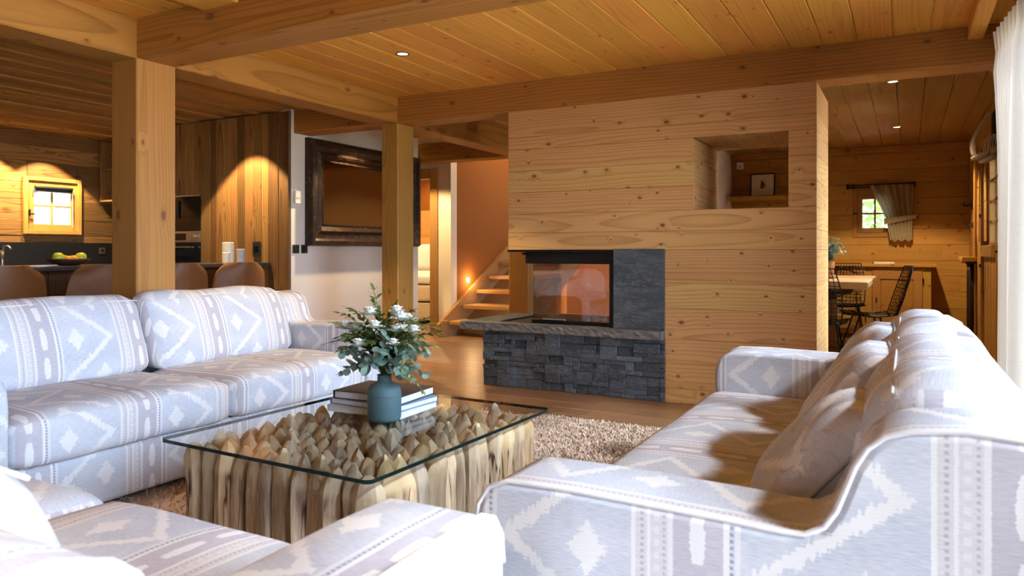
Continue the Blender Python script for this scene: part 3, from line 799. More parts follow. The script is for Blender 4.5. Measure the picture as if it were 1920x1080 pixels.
def stand(loc, tilt, yaw, label, seed, s=0.46, t=0.17, uo=0.0):
    # local x -> along the sofa (y), local y -> up, local z -> towards -x
    Mx = Matrix(((0, 0, -1), (-1, 0, 0), (0, 1, 0)))
    rot = Matrix.Rotation(R(yaw), 3, 'Z') @ Matrix.Rotation(R(tilt), 3, 'Y') @ Mx
    return pillow(loc, rot.to_euler(), label, s, t, seed, uo)
stand((-0.165, 1.68, 0.600), 40, 6, 'nearest ikat scatter cushion on the sofa by the curtain', 3, 0.37, 0.17, 0.2)
stand((-0.140, 2.14, 0.632), 31, 3, 'middle ikat scatter cushion on the sofa by the curtain', 5, 0.40, 0.18, 0.33)
stand((-0.135, 2.74, 0.632), 29, 2, 'farthest ikat scatter cushion on the sofa by the curtain', 8, 0.40, 0.18, 0.05)

# ------------------------------------------------------------------ rug
rug = tag(MB().box((-2.95, 0.9, 0.001), (-0.55, 4.12, 0.012)).build('rug', M['rug']), 'shaggy cream and brown rug under the log coffee table', 'rug')
def tufts(n, x0, x1, y0, y1, zmax):
    p = np.column_stack([rng.uniform(x0, x1, n), rng.uniform(y0, y1, n), np.full(n, 0.008)])
    a = rng.uniform(0, 2 * PI, n); w = rng.uniform(0.003, 0.006, n); h = rng.uniform(0.5, 1.0, n) * zmax
    lx = rng.normal(0, 0.016, n); ly = rng.normal(0, 0.016, n)
    d = np.column_stack([np.cos(a) * w, np.sin(a) * w, np.zeros(n)])
    tip = p + np.column_stack([lx, ly, h]); mid = p + np.column_stack([lx * .35, ly * .35, h * .6])
    v = np.stack([p - d, p + d, mid + d * .9, mid - d * .9, tip], 1).reshape(-1, 3)
    b = np.arange(n) * 5
    f = [(i, i + 1, i + 2, i + 3) for i in b] + [(i + 3, i + 2, i + 4) for i in b]
    return v, f
v1, f1 = tufts(42000, -2.1, -0.75, 2.55, 4.13, 0.034)
v2, f2 = tufts(9000, -2.95, -0.55, 0.95, 4.13, 0.032)
me = bpy.data.meshes.new('pile'); me.from_pydata(np.vstack([v1, v2]).tolist(), [], f1 + [tuple(i + len(v1) for i in q) for q in f2]); me.update()
pl = link('pile', me, M['rug'], rug); pl['kind'] = 'stuff'

# ------------------------------------------------------------------ coffee table of logs
TX0, TX1, TY0, TY1, TZ = -2.27, -1.32, 1.645, 2.765, 0.40
table = empty('coffee_table', (-1.796, 2.205, 0.0125), R(-1.8), label='coffee table of upright driftwood logs under a sheet of glass', cat='table')
def log_mesh(seed):
    rs = np.random.default_rng(seed); n = 9; prof = [(0.0, 0.92), (0.12, 1.0), (0.24, 1.02), (0.305, 1.0), (0.332, 0.88), (0.353, 0.66), (0.366, 0.36)]
    sect = rs.uniform(0.72, 1.12, n); v = []; f = []
    lean_ = rs.normal(0, 0.008, 2); px, py = rs.normal(0, 0.008, 2)
    tilt = rs.normal(0, 0.012, 2)
    for i, (z, r_) in enumerate(prof):
        wob = rs.uniform(0.94, 1.06, n)
        k = max(0, (z - 0.27) / 0.09)
        for j in range(n):
            a = 2 * PI * j / n
            q = sect[j] * (1 - 0.5 * k) + 0.95 * 0.5 * k if k else sect[j]
            zz = z + (tilt[0] * math.cos(a) + tilt[1] * math.sin(a)) * k
            v.append((0.046 * r_ * q * wob[j] * math.cos(a) + lean_[0] * z + px * k, 0.046 * r_ * q * wob[j] * math.sin(a) + lean_[1] * z + py * k, zz))
    for i in range(len(prof) - 1):
        for j in range(n): f.append((i * n + j, i * n + (j + 1) % n, (i + 1) * n + (j + 1) % n, (i + 1) * n + j))
    v.append((px * 1.1, py * 1.1, 0.372)); t_ = len(v) - 1; b0 = (len(prof) - 1) * n
    for j in range(n): f.append((b0 + j, b0 + (j + 1) % n, t_))
    f.append(tuple(range(n))[::-1])
    me = mesh('log', v, f); me.materials.append(M['log'])
    me.polygons.foreach_set('use_smooth', [True] * len(me.polygons)); me.set_sharp_from_angle(angle=R(38)); return me
LM = [log_mesh(100 + i) for i in range(9)]
NXL, NYL = 12, 13
for i in range(NXL):
    for j in range(NYL):
        edge = i in (0, NXL - 1) or j in (0, NYL - 1)
        x = (i / (NXL - 1) - 0.5) * (TX1 - TX0 - 0.16) + random.uniform(-0.009, 0.009)
        y = (j / (NYL - 1) - 0.5) * (TY1 - TY0 - 0.20) + random.uniform(-0.009, 0.009)
        sc = random.uniform(0.86, 1.12)
        o = link('log', LM[random.randrange(9)], None, table, (x, y, 0), (0, 0, random.uniform(0, 6.28)))
        o.scale = (sc * 0.97, sc * 0.99, random.uniform(0.955, 1.012) if not edge else random.uniform(0.975, 1.012))
gx, gy = (TX1 - TX0) / 2, (TY1 - TY0) / 2
def rrect(hx, hy, r_, n=5):
    out = []
    for cx_, cy_, a0 in ((hx - r_, hy - r_, 0), (-hx + r_, hy - r_, 90), (-hx + r_, -hy + r_, 180), (hx - r_, -hy + r_, 270)):
        for k in range(n + 1): a = R(a0 + 90 * k / n); out.append((cx_ + r_ * math.cos(a), cy_ + r_ * math.sin(a)))
    return out
loop = rrect(gx, gy, 0.025); n = len(loop)
gt = empty('glass_top', (0, 0, 0.376), 0, table)
gt['label'] = 'clear glass sheet with dark green edge'
link('sheet', mesh('sheet', [(x, y, 0.012) for x, y in loop], [tuple(range(n))]), M['table_glass'], gt)
link('edge', mesh('edge', [(x, y, 0) for x, y in loop] + [(x, y, 0.012) for x, y in loop], [(k, (k + 1) % n, n + (k + 1) % n, n + k) for k in range(n)]), M['glass_edge'], gt)

# ------------------------------------------------------------------ books, vase and bouquet
GZ = 0.0125 + 0.376 + 0.0125
def book(c, w, d, h, rz, cov, label):
    b_ = empty('book', c, rz, label=label, cat='book', group='books stacked on the glass table')
    box('page_block', (-w / 2 + 0.006, -d / 2 + 0.005, 0.003), (w / 2 - 0.005, d / 2 - 0.005, h - 0.003), M['paper'], b_)
    mb = MB(); mb.box((-w / 2, -d / 2, 0), (w / 2, d / 2, 0.003)); mb.box((-w / 2, -d / 2, h - 0.003), (w / 2, d / 2, h)); mb.box((-w / 2, -d / 2, 0.003), (-w / 2 + 0.003, d / 2, h - 0.003))
    mb.build('cover', cov, b_); return b_
book((-1.905, 2.41, GZ), 0.36, 0.27, 0.026, R(2), M['cover_white'], 'pale book at the bottom of the stack behind the teal vase')
book((-1.90, 2.415, GZ + 0.0265), 0.355, 0.265, 0.024, R(-3), M['cover_blue'], 'blue and white book in the middle of the stack behind the vase')
book((-1.905, 2.42, GZ + 0.051), 0.33, 0.25, 0.032, R(4), M['cover_black'], 'dark covered book on top of the stack behind the vase')
VX, VY = -1.768, 2.245
vase = empty('vase', (VX, VY, GZ), 0, label='matt teal bottle vase with narrow neck on the glass table', cat='vase')
vp = [(0.0, 0.0), (0.050, 0.0), (0.060, 0.004), (0.064, 0.014), (0.065, 0.10), (0.062, 0.122), (0.052, 0.138), (0.034, 0.147), (0.027, 0.152), (0.026, 0.172), (0.028, 0.176), (0.024, 0.176), (0.023, 0.15)]
MB().lathe(vp, n=36, cap=False).build('body', M['vase'], vase, smooth=True)
MB().lathe([(0.0655, 0.098), (0.0662, 0.1), (0.0655, 0.102)], n=36, cap=False).build('band', M['vase'], vase, smooth=True)
def leaf_mesh(name, L, W, mat, round_=False, fold=0.25):
    n = 6; P = []
    for i in range(n + 1):
        t_ = i / n; w = W * (math.sin(PI * min(1, t_ * 0.96 + 0.03)) ** (0.5 if round_ else 0.85)); z = -0.18 * L * t_ * t_
        P.append([(-w / 2, L * t_, z + fold * w * 0.3), (0, L * t_, z), (w / 2, L * t_, z + fold * w * 0.3)])
    mb = MB().grid(P); me = mesh(name, mb.v, mb.f); me.materials.append(mat); me.polygons.foreach_set('use_smooth', [True] * len(me.polygons)); return me
EU = [leaf_mesh('leaf', 0.044, 0.044, M['eucalyptus'], True), leaf_mesh('leaf', 0.054, 0.050, M['eucalyptus'], True), leaf_mesh('leaf', 0.034, 0.034, M['eucalyptus'], True)]
DK = [leaf_mesh('leaf', 0.044, 0.017, M['dark_leaf']), leaf_mesh('leaf', 0.034, 0.014, M['dark_leaf'])]
PA = [leaf_mesh('leaf', 0.036, 0.012, M['pale_leaf']), leaf_mesh('leaf', 0.026, 0.010, M['pale_leaf'])]
def frame_rot(d, roll):
    d = d.normalized(); up = Vector((0, 0, 1)) if abs(d.z) < 0.95 else Vector((1, 0, 0))
    x = d.cross(up).normalized(); z = x.cross(d)
    return Matrix.Rotation(roll, 3, d) @ Matrix((x, d, z)).transposed()
def bez(p0, p1, p2, n):
    return [(1 - t_) ** 2 * p0 + 2 * t_ * (1 - t_) * p1 + t_ * t_ * p2 for t_ in [i / n for i in range(n + 1)]]
class Plant:
    def __init__(s, root, rs): s.root = root; s.rs = rs; s.small = {}; s.count = 0
    def stem(s, path, r_=0.0017):
        MB().tube(path, r_, 5).build('stem', M['stem'], s.root, smooth=True)
    def leaf(s, me, p, d, roll, sc=1.0, own=True):
        rot = frame_rot(d, roll)
        if own:
            o = link('leaf', me, None, s.root, p, rot.to_euler()); o.scale = (sc,) * 3; s.count += 1
        else:
            mb = s.small.setdefault(me.materials[0].name, (MB(), me.materials[0]))[0]
            mb.add([Vector(p) + rot @ (v.co * sc) for v in me.vertices], [tuple(q.vertices) for q in me.polygons])
    def finish(s):
        for k, (mb, mat) in s.small.items():
            o = mb.build('foliage', mat, s.root, smooth=True); o['kind'] = 'stuff'
def sprig(pl_, p0, p2, kind, lift=0.10, n=11, own=True, start=0.35):
    rs = pl_.rs; p0 = Vector(p0); p2 = Vector(p2); p1 = p0 + Vector((0, 0, lift)) + (p2 - p0) * 0.3
    path = bez(p0, p1, p2, n); pl_.stem(path)
    for i in range(int(n * start), n + 1):
        d = (path[min(i + 1, n)] - path[max(i - 1, 0)]).normalized(); t_ = i / n
        side = d.cross(Vector((rs.normal(), rs.normal(), rs.normal()))).normalized()
        if kind == 'eu':
            a = rs.uniform(0, PI); side = frame_rot(d, a) @ Vector((1, 0, 0))
            for sg in (1, -1):
                pl_.leaf(EU[rs.integers(0, 3)], path[i], side * sg + d * 0.35, rs.uniform(-0.8, 0.8), 1.05 - 0.4 * t_, own)
        else:
            st = DK if kind == 'dk' else PA
            side = frame_rot(d, 0.4 * math.sin(i)) @ Vector((1, 0, 0))
            for sg in (1, -1):
                pl_.leaf(st[rs.integers(0, 2)], path[i], side * sg * 0.9 + d * 0.8, rs.uniform(-0.6, 0.6), 1.1 - 0.3 * t_, own)
    if kind != 'eu': pl_.leaf(DK[0] if kind == 'dk' else PA[0], path[n], d, 0, 0.9, own)
def petal_flower(parent, c, r_, rs):
    fl_ = empty('flower', c, 0, parent)
    for ring, (k, rad, tilt, sc) in enumerate(((5, 0.006, 75, 0.8), (6, 0.010, 55, 1.0), (6, 0.014, 25, 1.0))):
        for i in range(k):
            a = 2 * PI * i / k + ring * 0.5 + rs.uniform(-.2, .2); d = Vector((math.cos(a) * math.cos(R(tilt)), math.sin(a) * math.cos(R(tilt)), math.sin(R(tilt))))
            o = link('petal', PET, None, fl_, (math.cos(a) * rad * 0.5, math.sin(a) * rad * 0.5, -0.004 * ring), frame_rot(d, 0).to_euler()); o.scale = (sc * r_ / 0.025,) * 3
    return fl_
PET = leaf_mesh('petal', 0.028, 0.026, M['petal'], True, 0.9)
rs = np.random.default_rng(21)
bq = empty('bouquet', (VX, VY, GZ + 0.16), 0, label='bouquet of eucalyptus, green sprigs and white flowers in the teal vase', cat='bouquet')
pt = Plant(bq, rs)
CR, CF = Vector((math.cos(R(28.35)), math.sin(R(28.35)), 0)), Vector((-math.sin(R(28.35)), math.cos(R(28.35)), 0))
def at(a, up, dep=0.0): return CR * a + CF * dep + Vector((0, 0, up))
for a, up, dep in ((-0.155, 0.105, -0.02), (-0.125, 0.05, -0.05), (0.155, 0.09, 0.03), (0.16, 0.02, -0.02), (0.02, 0.175, -0.09), (0.0, 0.12, -0.12), (0.07, 0.05, -0.11), (0.17, 0.13, -0.04), (-0.06, 0.06, -0.11), (0.105, 0.0, -0.07), (-0.17, 0.02, 0.02), (0.12, 0.10, -0.10)):
    sprig(pt, (0, 0, 0), at(a, up, dep), 'eu', 0.09, 9, True, 0.45)
for a, up, dep in ((-0.05, 0.335, 0.05), (-0.165, 0.25, 0.0), (-0.185, 0.21, 0.05), (-0.12, 0.27, -0.05), (-0.21, 0.14, -0.02), (0.03, 0.27, 0.03), (0.09, 0.25, 0.06), (0.17, 0.235, -0.02), (0.185, 0.19, 0.05), (0.10, 0.22, -0.07), (-0.01, 0.24, -0.04), (-0.09, 0.22, -0.08), (0.21, 0.17, 0.0), (0.14, 0.17, -0.08), (-0.15, 0.17, -0.07), (0.05, 0.22, -0.10), (-0.04, 0.29, 0.0), (0.0, 0.22, 0.1), (-0.1, 0.2, 0.1), (0.1, 0.2, 0.1)):
    sprig(pt, (0, 0, 0), at(a, up, dep), 'dk', 0.14, 13, False, 0.3)
for a, up, dep in ((-0.19, 0.22, -0.05), (0.13, 0.25, -0.03), (0.20, 0.13, -0.05), (0.18, 0.21, 0.03), (0.02, 0.2, -0.08), (0.15, -0.03, -0.06), (-0.07, 0.25, -0.06), (0.08, 0.2, -0.1)):
    sprig(pt, (0, 0, 0), at(a, up, dep), 'pa', 0.12, 12, False, 0.4)
for k in range(30):
    a = rs.uniform(0, 2 * PI); q = rs.uniform(0.06, 0.17); sprig(pt, (0, 0, 0), at(math.cos(a) * q, 0.26 - q * 0.75 + rs.uniform(-0.02, 0.02), math.sin(a) * q * 0.8), 'dk' if k % 3 else 'pa', 0.13, 11, False, 0.3)
pt.finish()
for a, up, dep, r_ in ((-0.02, 0.21, -0.09, 0.026), (0.12, 0.19, -0.06, 0.026), (-0.047, 0.255, -0.05, 0.030), (0.052, 0.262, -0.03, 0.026), (0.068, 0.235, -0.05, 0.032), (0.055, 0.195, -0.07, 0.028), (0.088, 0.225, 0.0, 0.03), (-0.15, 0.198, -0.01, 0.03), (-0.105, 0.20, -0.04, 0.024), (0.08, 0.20, -0.06, 0.024), (-0.085, 0.14, -0.08, 0.028), (0.05, 0.15, -0.1, 0.02)):
    petal_flower(bq, at(a, up, dep), r_, rs)

# ------------------------------------------------------------------ fireplace
fp = empty('fireplace', (-2.2, YF, 0), 0, label='slate fireplace with see-through glass firebox and stacked stone base', cat='fireplace')
def fbox(n_, a, b_, mat, par=None, ch=0.0):
    p = par or fp
    o = (fp.location if par is None else Vector((0, 0, 0)))
    o = fp.location
    return box(n_, tuple(q - k for q, k in zip(a, o)), tuple(q - k for q, k in zip(b_, o)), mat, p, ch)
HX0, HX1 = -2.945, -1.487
core = fbox('stone_base', (HX0 + 0.012, YF + 0.006, 0.0), (HX1 - 0.004, YF + 0.76, 0.434), M['grout'])
cc = core.location
# ledger stones laid on a unit grid
NU, NV = 46, 13; uw, vh = (HX1 - HX0) / NU, 0.434 / NV
occ = np.zeros((NV, NU), bool); sr = random.Random(5)
for j in range(NV):
    for i in range(NU):
        if occ[j, i]: continue
        h_ = sr.choice((1, 1, 1, 2, 2, 3)); w_ = sr.choice((2, 3, 4, 5, 6)) if h_ < 3 else sr.choice((3, 4, 5))
        h_ = min(h_, NV - j)
        m_ = 0
        while m_ < w_ and i + m_ < NU and not occ[j:j + h_, i + m_].any(): m_ += 1
        if m_ < 2 and h_ > 1: h_ = 1
        occ[j:j + h_, i:i + m_] = True
        dpt = sr.choice((0.002, 0.006, 0.012, 0.018, 0.026)) + sr.uniform(0, 0.004)
        a = (HX0 + i * uw + 0.0007, YF - dpt, j * vh + 0.0007); b_ = (HX0 + (i + m_) * uw - 0.0007, YF + 0.006, (j + h_) * vh - 0.0007)
        o = box('stone', tuple(p - k - q for p, k, q in zip(a, fp.location, cc)), tuple(p - k - q for p, k, q in zip(b_, fp.location, cc)), M['ledge_stone'], core, 0.0024)
for j in range(0, NV, 2):       # the open end of the base
    y_ = YF + 0.006
    while y_ < YF + 0.74:
        w_ = sr.uniform(0.08, 0.2); e = min(y_ + w_, YF + 0.76); d_ = sr.uniform(0.0, 0.01)
        z1 = min((j + 2) * vh, 0.434)
        a = (HX0 - d_ + 0.002, y_ + .0007, j * vh + .0007); b_ = (HX0 + 0.012, e - .0007, z1 - .0007)
        box('stone', tuple(p - k - q for p, k, q in zip(a, fp.location, cc)), tuple(p - k - q for p, k, q in zip(b_, fp.location, cc)), M['ledge_stone'], core, 0.0018); y_ = e
# the hearth slab: rough-edged frame around a black plate
def rough_slab(name, x0, x1, y0, y1, z0, z1, seed):
    rs_ = np.random.default_rng(seed); bm = bmesh.new(); nx, ny = max(2, int((x1 - x0) / 0.03)), max(2, int((y1 - y0) / 0.03))
    bmesh.ops.create_cube(bm, size=1.0)
    for q in bm.verts: q.co = Vector((x1 if q.co.x > 0 else x0, y1 if q.co.y > 0 else y0, z1 if q.co.z > 0 else z0))
    le = lambda k: [e for e in bm.edges if abs((e.verts[0].co - e.verts[1].co)[k]) > 1e-5]
    bmesh.ops.subdivide_edges(bm, edges=le(0), cuts=nx, use_grid_fill=True)
    bmesh.ops.subdivide_edges(bm, edges=le(1), cuts=ny, use_grid_fill=True)
    bmesh.ops.subdivide_edges(bm, edges=le(2), cuts=2, use_grid_fill=True)
    for q in bm.verts:
        p = q.co
        if p.y < y0 + 1e-4: q.co.y += rs_.normal(0, 0.003)
        if p.x < x0 + 1e-4: q.co.x += rs_.normal(0, 0.003)
        if p.z > z1 - 1e-4: q.co.z += rs_.normal(0, 0.0008)
    me = bpy.data.meshes.new(name); bm.to_mesh(me); bm.free(); return me
for k_, (x0, x1, y0, y1) in enumerate(((-3.125, -1.489, 4.925, 5.045), (-3.125, -2.86, 5.0455, 5.83), (-2.8595, -1.489, 5.70, 5.77))):
    link('hearth_slab', rough_slab('hearth_slab', x0 + 2.2, x1 + 2.2, y0 - YF, y1 - YF, 0.435, 0.496, k_), M['hearth_stone'], fp)
fbox('hearth_plate', (-2.86, 5.0455, 0.435), (-1.489, 5.70, 0.482), M['black_matt'])
fbox('slate_panel', (-1.866, YF - 0.006, 0.497), (-1.489, YF + 0.05, 1.066), M['slate'], ch=0.002)
fbox('inner_wall', (-1.90, YF + 0.051, 0.482), (-1.489, YF + 0.72, 1.055), M['black_matt'])
FR = M['black_metal']
fbox('frame_post', (-1.90, YF + 0.004, 0.483), (-1.868, YF + 0.05, 1.055), FR)
fbox('frame_top', (-2.735, YF - 0.004, 1.045), (-1.868, YF + 0.74, 1.06), FR)
fbox('hood', (-2.60, YF + 0.03, 0.955), (-1.90, YF + 0.66, 1.044), FR, ch=0.006)
fbox('firebox_rim', (-2.56, YF + 0.06, 0.483), (-1.90, YF + 0.62, 0.525), FR, ch=0.004)
fbox('front_pane', (-2.55, YF + 0.075, 0.526), (-1.902, YF + 0.080, 0.954), M['fire_glass'])
fbox('side_pane', (-2.556, YF + 0.081, 0.526), (-2.551, YF + 0.60, 0.954), M['fire_glass'])
fbox('rear_pane', (-2.55, YF + 0.601, 0.526), (-1.902, YF + 0.606, 0.954), M['fire_glass'])
fbox('handle', (-2.46, YF + 0.045, 0.527), (-2.27, YF + 0.058, 0.537), M['steel'], ch=0.002)
fbox('damper_rod', (-2.62, YF + 0.02, 1.022), (-2.60, YF + 0.06, 1.04), FR)
# ------------------------------------------------------------------ big mirror, switches
mir = empty('wall_mirror', (XW, 6.02, 1.61), 0, label='large antique mirror in a wide dark carved frame on the white wall', cat='mirror')
oy, oz, iy, iz = 0.88, 0.508, 0.672, 0.305
def frame_ring(name, mat, oy, oz, iy, iz, prof, parent):
    """mitred frame facing +x: prof = [(t, h)] with t from outer (0) to inner (1), h depth"""
    mb = MB(); rows = []
    for t_, h_ in prof:
        yy = oy + (iy - oy) * t_; zz = oz + (iz - oz) * t_
        rows.append([(h_, -yy, -zz), (h_, yy, -zz), (h_, yy, zz), (h_, -yy, zz), (h_, -yy, -zz)])
    mb.grid(rows); return mb.build(name, mat, parent)
frame_ring('frame', M['mirror_frame'], oy, oz, iy, iz, [(0, 0.0), (0, 0.05), (0.08, 0.085), (0.22, 0.09), (0.34, 0.06), (0.55, 0.05), (0.70, 0.07), (0.80, 0.055), (0.92, 0.03), (1.0, 0.032), (1.0, 0.01)], mir)
bd = MB()
for k in range(90):
    for sz in (-1, 1): bd.box((0.03, -iy + 2 * iy * k / 90, sz * iz - 0.004), (0.038, -iy + 2 * iy * (k + 0.55) / 90, sz * iz + 0.004))
for k in range(40):
    for sy in (-1, 1): bd.box((0.03, sy * iy - 0.004, -iz + 2 * iz * k / 40), (0.038, sy * iy + 0.004, -iz + 2 * iz * (k + 0.55) / 40))
bd.build('beading', M['mirror_frame'], mir)
box('glass', (0.006, -iy - 0.01, -iz - 0.01), (0.012, iy + 0.01, iz + 0.01), M['mirror'], mir)
def switch(y_, z_, label):
    o = empty('light_switch', (XW, y_, z_), 0, label=label, cat='switch', group='black light switches under the mirror')
    box('plate', (0.0, -0.04, -0.04), (0.008, 0.04, 0.04), M['black_matt'], o, 0.002)
    box('rocker', (0.0085, -0.027, -0.027), (0.013, 0.027, 0.027), M['iron'], o, 0.002)
switch(5.022, 1.07, 'black light switch nearer the plank panel'); switch(5.130, 1.07, 'black light switch directly below the mirror corner')
th = empty('thermostat', (XW, 5.035, 1.55), 0, label='small white thermostat box on the white wall', cat='thermostat')
box('housing', (0, -0.04, -0.06), (0.025, 0.04, 0.06), M['white_plastic'], th, 0.004); box('display', (0.0255, -0.028, -0.02), (0.027, 0.012, 0.0), M['cover_grey'], th)

# ------------------------------------------------------------------ kitchen
tc_ = empty('tall_cabinet', (-5.58, YK, 0), 0, label='tall cabinet faced with vertical weathered planks beside the white wall', cat='cabinet')
box('carcass', (-0.6, 0.021, 0.0), (0.44, 0.64, 2.336), M['dark_wood'], tc_)
xs = -0.6; pw = [0.135, 0.09, 0.11, 0.085, 0.10, 0.095, 0.12, 0.105, 0.09, 0.13, 0.115]
k = 0
while xs < 0.56:
    e = min(xs + pw[k % len(pw)], 0.575); e = 0.575 if 0.575 - e < 0.05 else e
    plank('plank', (xs + .0007, -0.004 + random.uniform(-.004, .002), 0.0), (e - .0007, 0.02, 2.335), 'z', M['old_wood'], tc_, 0.003, 'y'); xs = e; k += 1
box('end_panel', (0.5755, -0.012, 0.0), (0.594, 0.018, 2.336), M['dark_wood'], tc_, 0.002)
oc = empty('oven_cabinet', (-6.55, YK + 0.01, 0), 0, label='oven housing cabinet with upper weathered plank door', cat='cabinet')
box('carcass', (-0.37, 0.02, 0.0), (0.365, 0.64, 2.336), M['dark_wood'], oc)
for i in range(6): plank('plank', (-0.365 + i * 0.122, 0.0, 1.615), (-0.245 + i * 0.122, 0.019, 2.335), 'z', M['old_wood'], oc, 0.003, 'y')
def appliance(z0, z1, label, steel):
    o = empty('oven', (-6.55, YK + 0.028, z0), 0, label=label, cat='oven'); h_ = z1 - z0
    if steel:
        box('control_panel', (-0.36, -0.03, h_ - 0.115), (0.36, 0.0, h_), M['steel'], o, 0.002)
        box('display', (-0.10, -0.032, h_ - 0.095), (0.15, -0.031, h_ - 0.025), M['black_gloss'], o)
        for kx in (-0.24, 0.27):
            MB().lathe([(0.022, 0.0), (0.022, 0.02), (0.018, 0.024)], n=16).build('knob', M['steel'], o, (kx, -0.03, h_ - 0.06), (R(90), 0, 0))
        box('door', (-0.36, -0.03, 0.0), (0.36, 0.0, h_ - 0.117), M['black_gloss'], o, 0.002)
        MB().tube([(-0.30, -0.065, h_ - 0.165), (0.30, -0.065, h_ - 0.165)], 0.009, 8).build('handle', M['steel'], o)
    else:
        box('door', (-0.36, -0.03, 0.0), (0.36, 0.0, h_), M['black_gloss'], o, 0.002)
        box('trim', (-0.36, -0.032, h_), (0.36, 0.0, h_ + 0.012), M['steel'], o)
        box('handle', (0.02, -0.05, 0.12), (0.05, -0.031, 0.30), M['iron'], o, 0.003)
appliance(1.26, 1.60, 'black glass built-in microwave above the oven', False)
appliance(0.62, 1.255, 'built-in oven with steel control panel and bar handle', True)
# wall run under the window
kc = empty('kitchen_counter', (-8.0, 3.4, 0), 0, label='dark kitchen counter along the wall under the small window', cat='counter')
box('body', (-0.28, -2.0, 0.0), (0.27, 2.15, 0.86), M['dark_wood'], kc); box('top', (-0.285, -2.02, 0.8605), (0.30, 2.17, 0.90), M['worktop'], kc, 0.003)
sp = box('splashback', (XK + 0.001, 1.4, 0.902), (XK + 0.016, 5.57, 1.145), M['splash']); tag(sp, 'black splashback panel below the small kitchen window', 'splashback')
fa = empty('faucet', (-8.08, 4.09, 0.901), 0, label='steel kitchen faucet in front of the black splashback', cat='faucet')
MB().lathe([(0.024, 0), (0.02, 0.02), (0.016, 0.05), (0.016, 0.16)], n=14).build('body', M['steel'], fa, smooth=True)
MB().tube([(0, 0, 0.15), (0.03, 0, 0.19), (0.10, 0, 0.20), (0.16, 0, 0.175)], 0.011, 10).build('spout', M['steel'], fa, smooth=True)
MB().tube([(0, 0, 0.16), (-0.01, -0.03, 0.20)], 0.007, 8).build('lever', M['black_metal'], fa)
so = empty('wall_socket', (XK + 0.017, 5.26, 1.055), 0, label='small grey socket on the black splashback by the post', cat='socket')
box('plate', (0, -0.035, -0.035), (0.006, 0.035, 0.035), M['steel'], so, 0.002); box('insert', (0.0065, -0.02, -0.02), (0.009, 0.02, 0.02), M['black_matt'], so)
su = empty('wall_shelf_unit', (-8.0, 5.4, 1.62), 0, label='open wooden wall shelf unit in the kitchen corner', cat='shelf')
for a, b_ in (((-0.26, -0.18, 0), (-0.235, 0.19, 0.72)), ((0.235, -0.18, 0), (0.26, 0.19, 0.72))): plank('side', a, b_, 'z', M['old_wood'], su)
for z_ in (0.0, 0.36, 0.70): plank('shelf', (-0.234, -0.18, z_), (0.234, 0.19, z_ + 0.022), 'x', M['old_wood'], su)
# peninsula
pn = empty('breakfast_bar', (-5.5, 3.6, 0), 0, label='breakfast bar with thin dark top behind the leather stools', cat='bar')
box('top', (-0.32, -1.75, 0.912), (0.295, 1.336, 0.945), M['worktop'], pn, 0.004)
box('body', (-0.28, -1.70, 0.0), (0.08, 1.335, 0.911), M['dark_wood'], pn)
for i in range(16): plank('panel_board', (0.081, -1.70 + i * 0.19, 0.02), (0.099, -1.512 + i * 0.19 if i < 15 else 1.335, 0.91), 'z', M['dark_wood'], pn, 0.003, 'x')
bw = empty('fruit_bowl', (-5.46, 3.215, 0.9455), 0, label='shallow brown bowl of fruit on the breakfast bar', cat='bowl')
MB().lathe([(0.0, 0.0), (0.06, 0.0), (0.10, 0.012), (0.135, 0.035), (0.145, 0.048), (0.14, 0.048), (0.128, 0.037), (0.09, 0.018), (0.0, 0.012)], n=32, cap=False).build('dish', M['bowl'], bw, smooth=True)
def fruit(name, p, r_, mat, label):
    o = empty(name, p, 0, label=label, cat='fruit', group='fruit in the brown bowl')
    MB().lathe([(0.001, -0.86 * r_), (0.35 * r_, -0.9 * r_), (0.75 * r_, -0.62 * r_), (r_, 0.0), (0.85 * r_, 0.55 * r_), (0.5 * r_, 0.88 * r_), (0.18 * r_, 0.9 * r_), (0.001, 0.78 * r_)], n=18, cap=False).build('skin', mat, o, smooth=True)
    MB().tube([(0, 0, 0.75 * r_), (0.004, 0, 1.05 * r_)], 0.002, 5).build('stalk', M['stem'], o)
fruit('apple', (-5.445, 3.132, 0.9455 + 0.058), 0.040, M['apple'], 'green apple in the bowl nearest the window side')
fruit('apple', (-5.445, 3.298, 0.9455 + 0.058), 0.040, M['apple'], 'green apple in the bowl nearest the timber post')
fruit('orange', (-5.435, 3.195, 0.9455 + 0.042), 0.032, M['orange'], 'orange in the bowl next to the yellow lemon')
fruit('orange', (-5.435, 3.238, 0.9455 + 0.044), 0.033, M['orange'], 'orange in the bowl beside the apple near the post')
fruit('lemon', (-5.50, 3.20, 0.9455 + 0.047), 0.032, M['apple'], 'yellow lemon lying in the bowl behind the oranges')
def candle(p, r_, h_, mat, label):
    o = empty('pillar_candle', p, 0, label=label, cat='candle', group='pillar candles on the breakfast bar')
    MB().lathe([(r_, 0), (r_, h_ - 0.004), (r_ - 0.004, h_), (0.006, h_ - 0.004)], n=24).build('wax', mat, o, smooth=False)
    MB().tube([(0, 0, h_ - 0.004), (0.002, 0, h_ + 0.014)], 0.0015, 5).build('wick', M['black_matt'], o)
candle((-5.40, 4.610, 0.9455), 0.052, 0.185, M['wax'], 'tall ivory pillar candle on the breakfast bar')
candle((-5.30, 4.505, 0.9455), 0.034, 0.095, M['wax'], 'short ivory pillar candle on the breakfast bar')
candle((-5.30, 4.665, 0.9455), 0.036, 0.125, M['grey_wax'], 'grey pillar candle on the breakfast bar')
so = empty('wall_socket', (-5.39, YK - 0.008, 1.07), 0, label='black socket on the plank panel behind the candles', cat='socket')
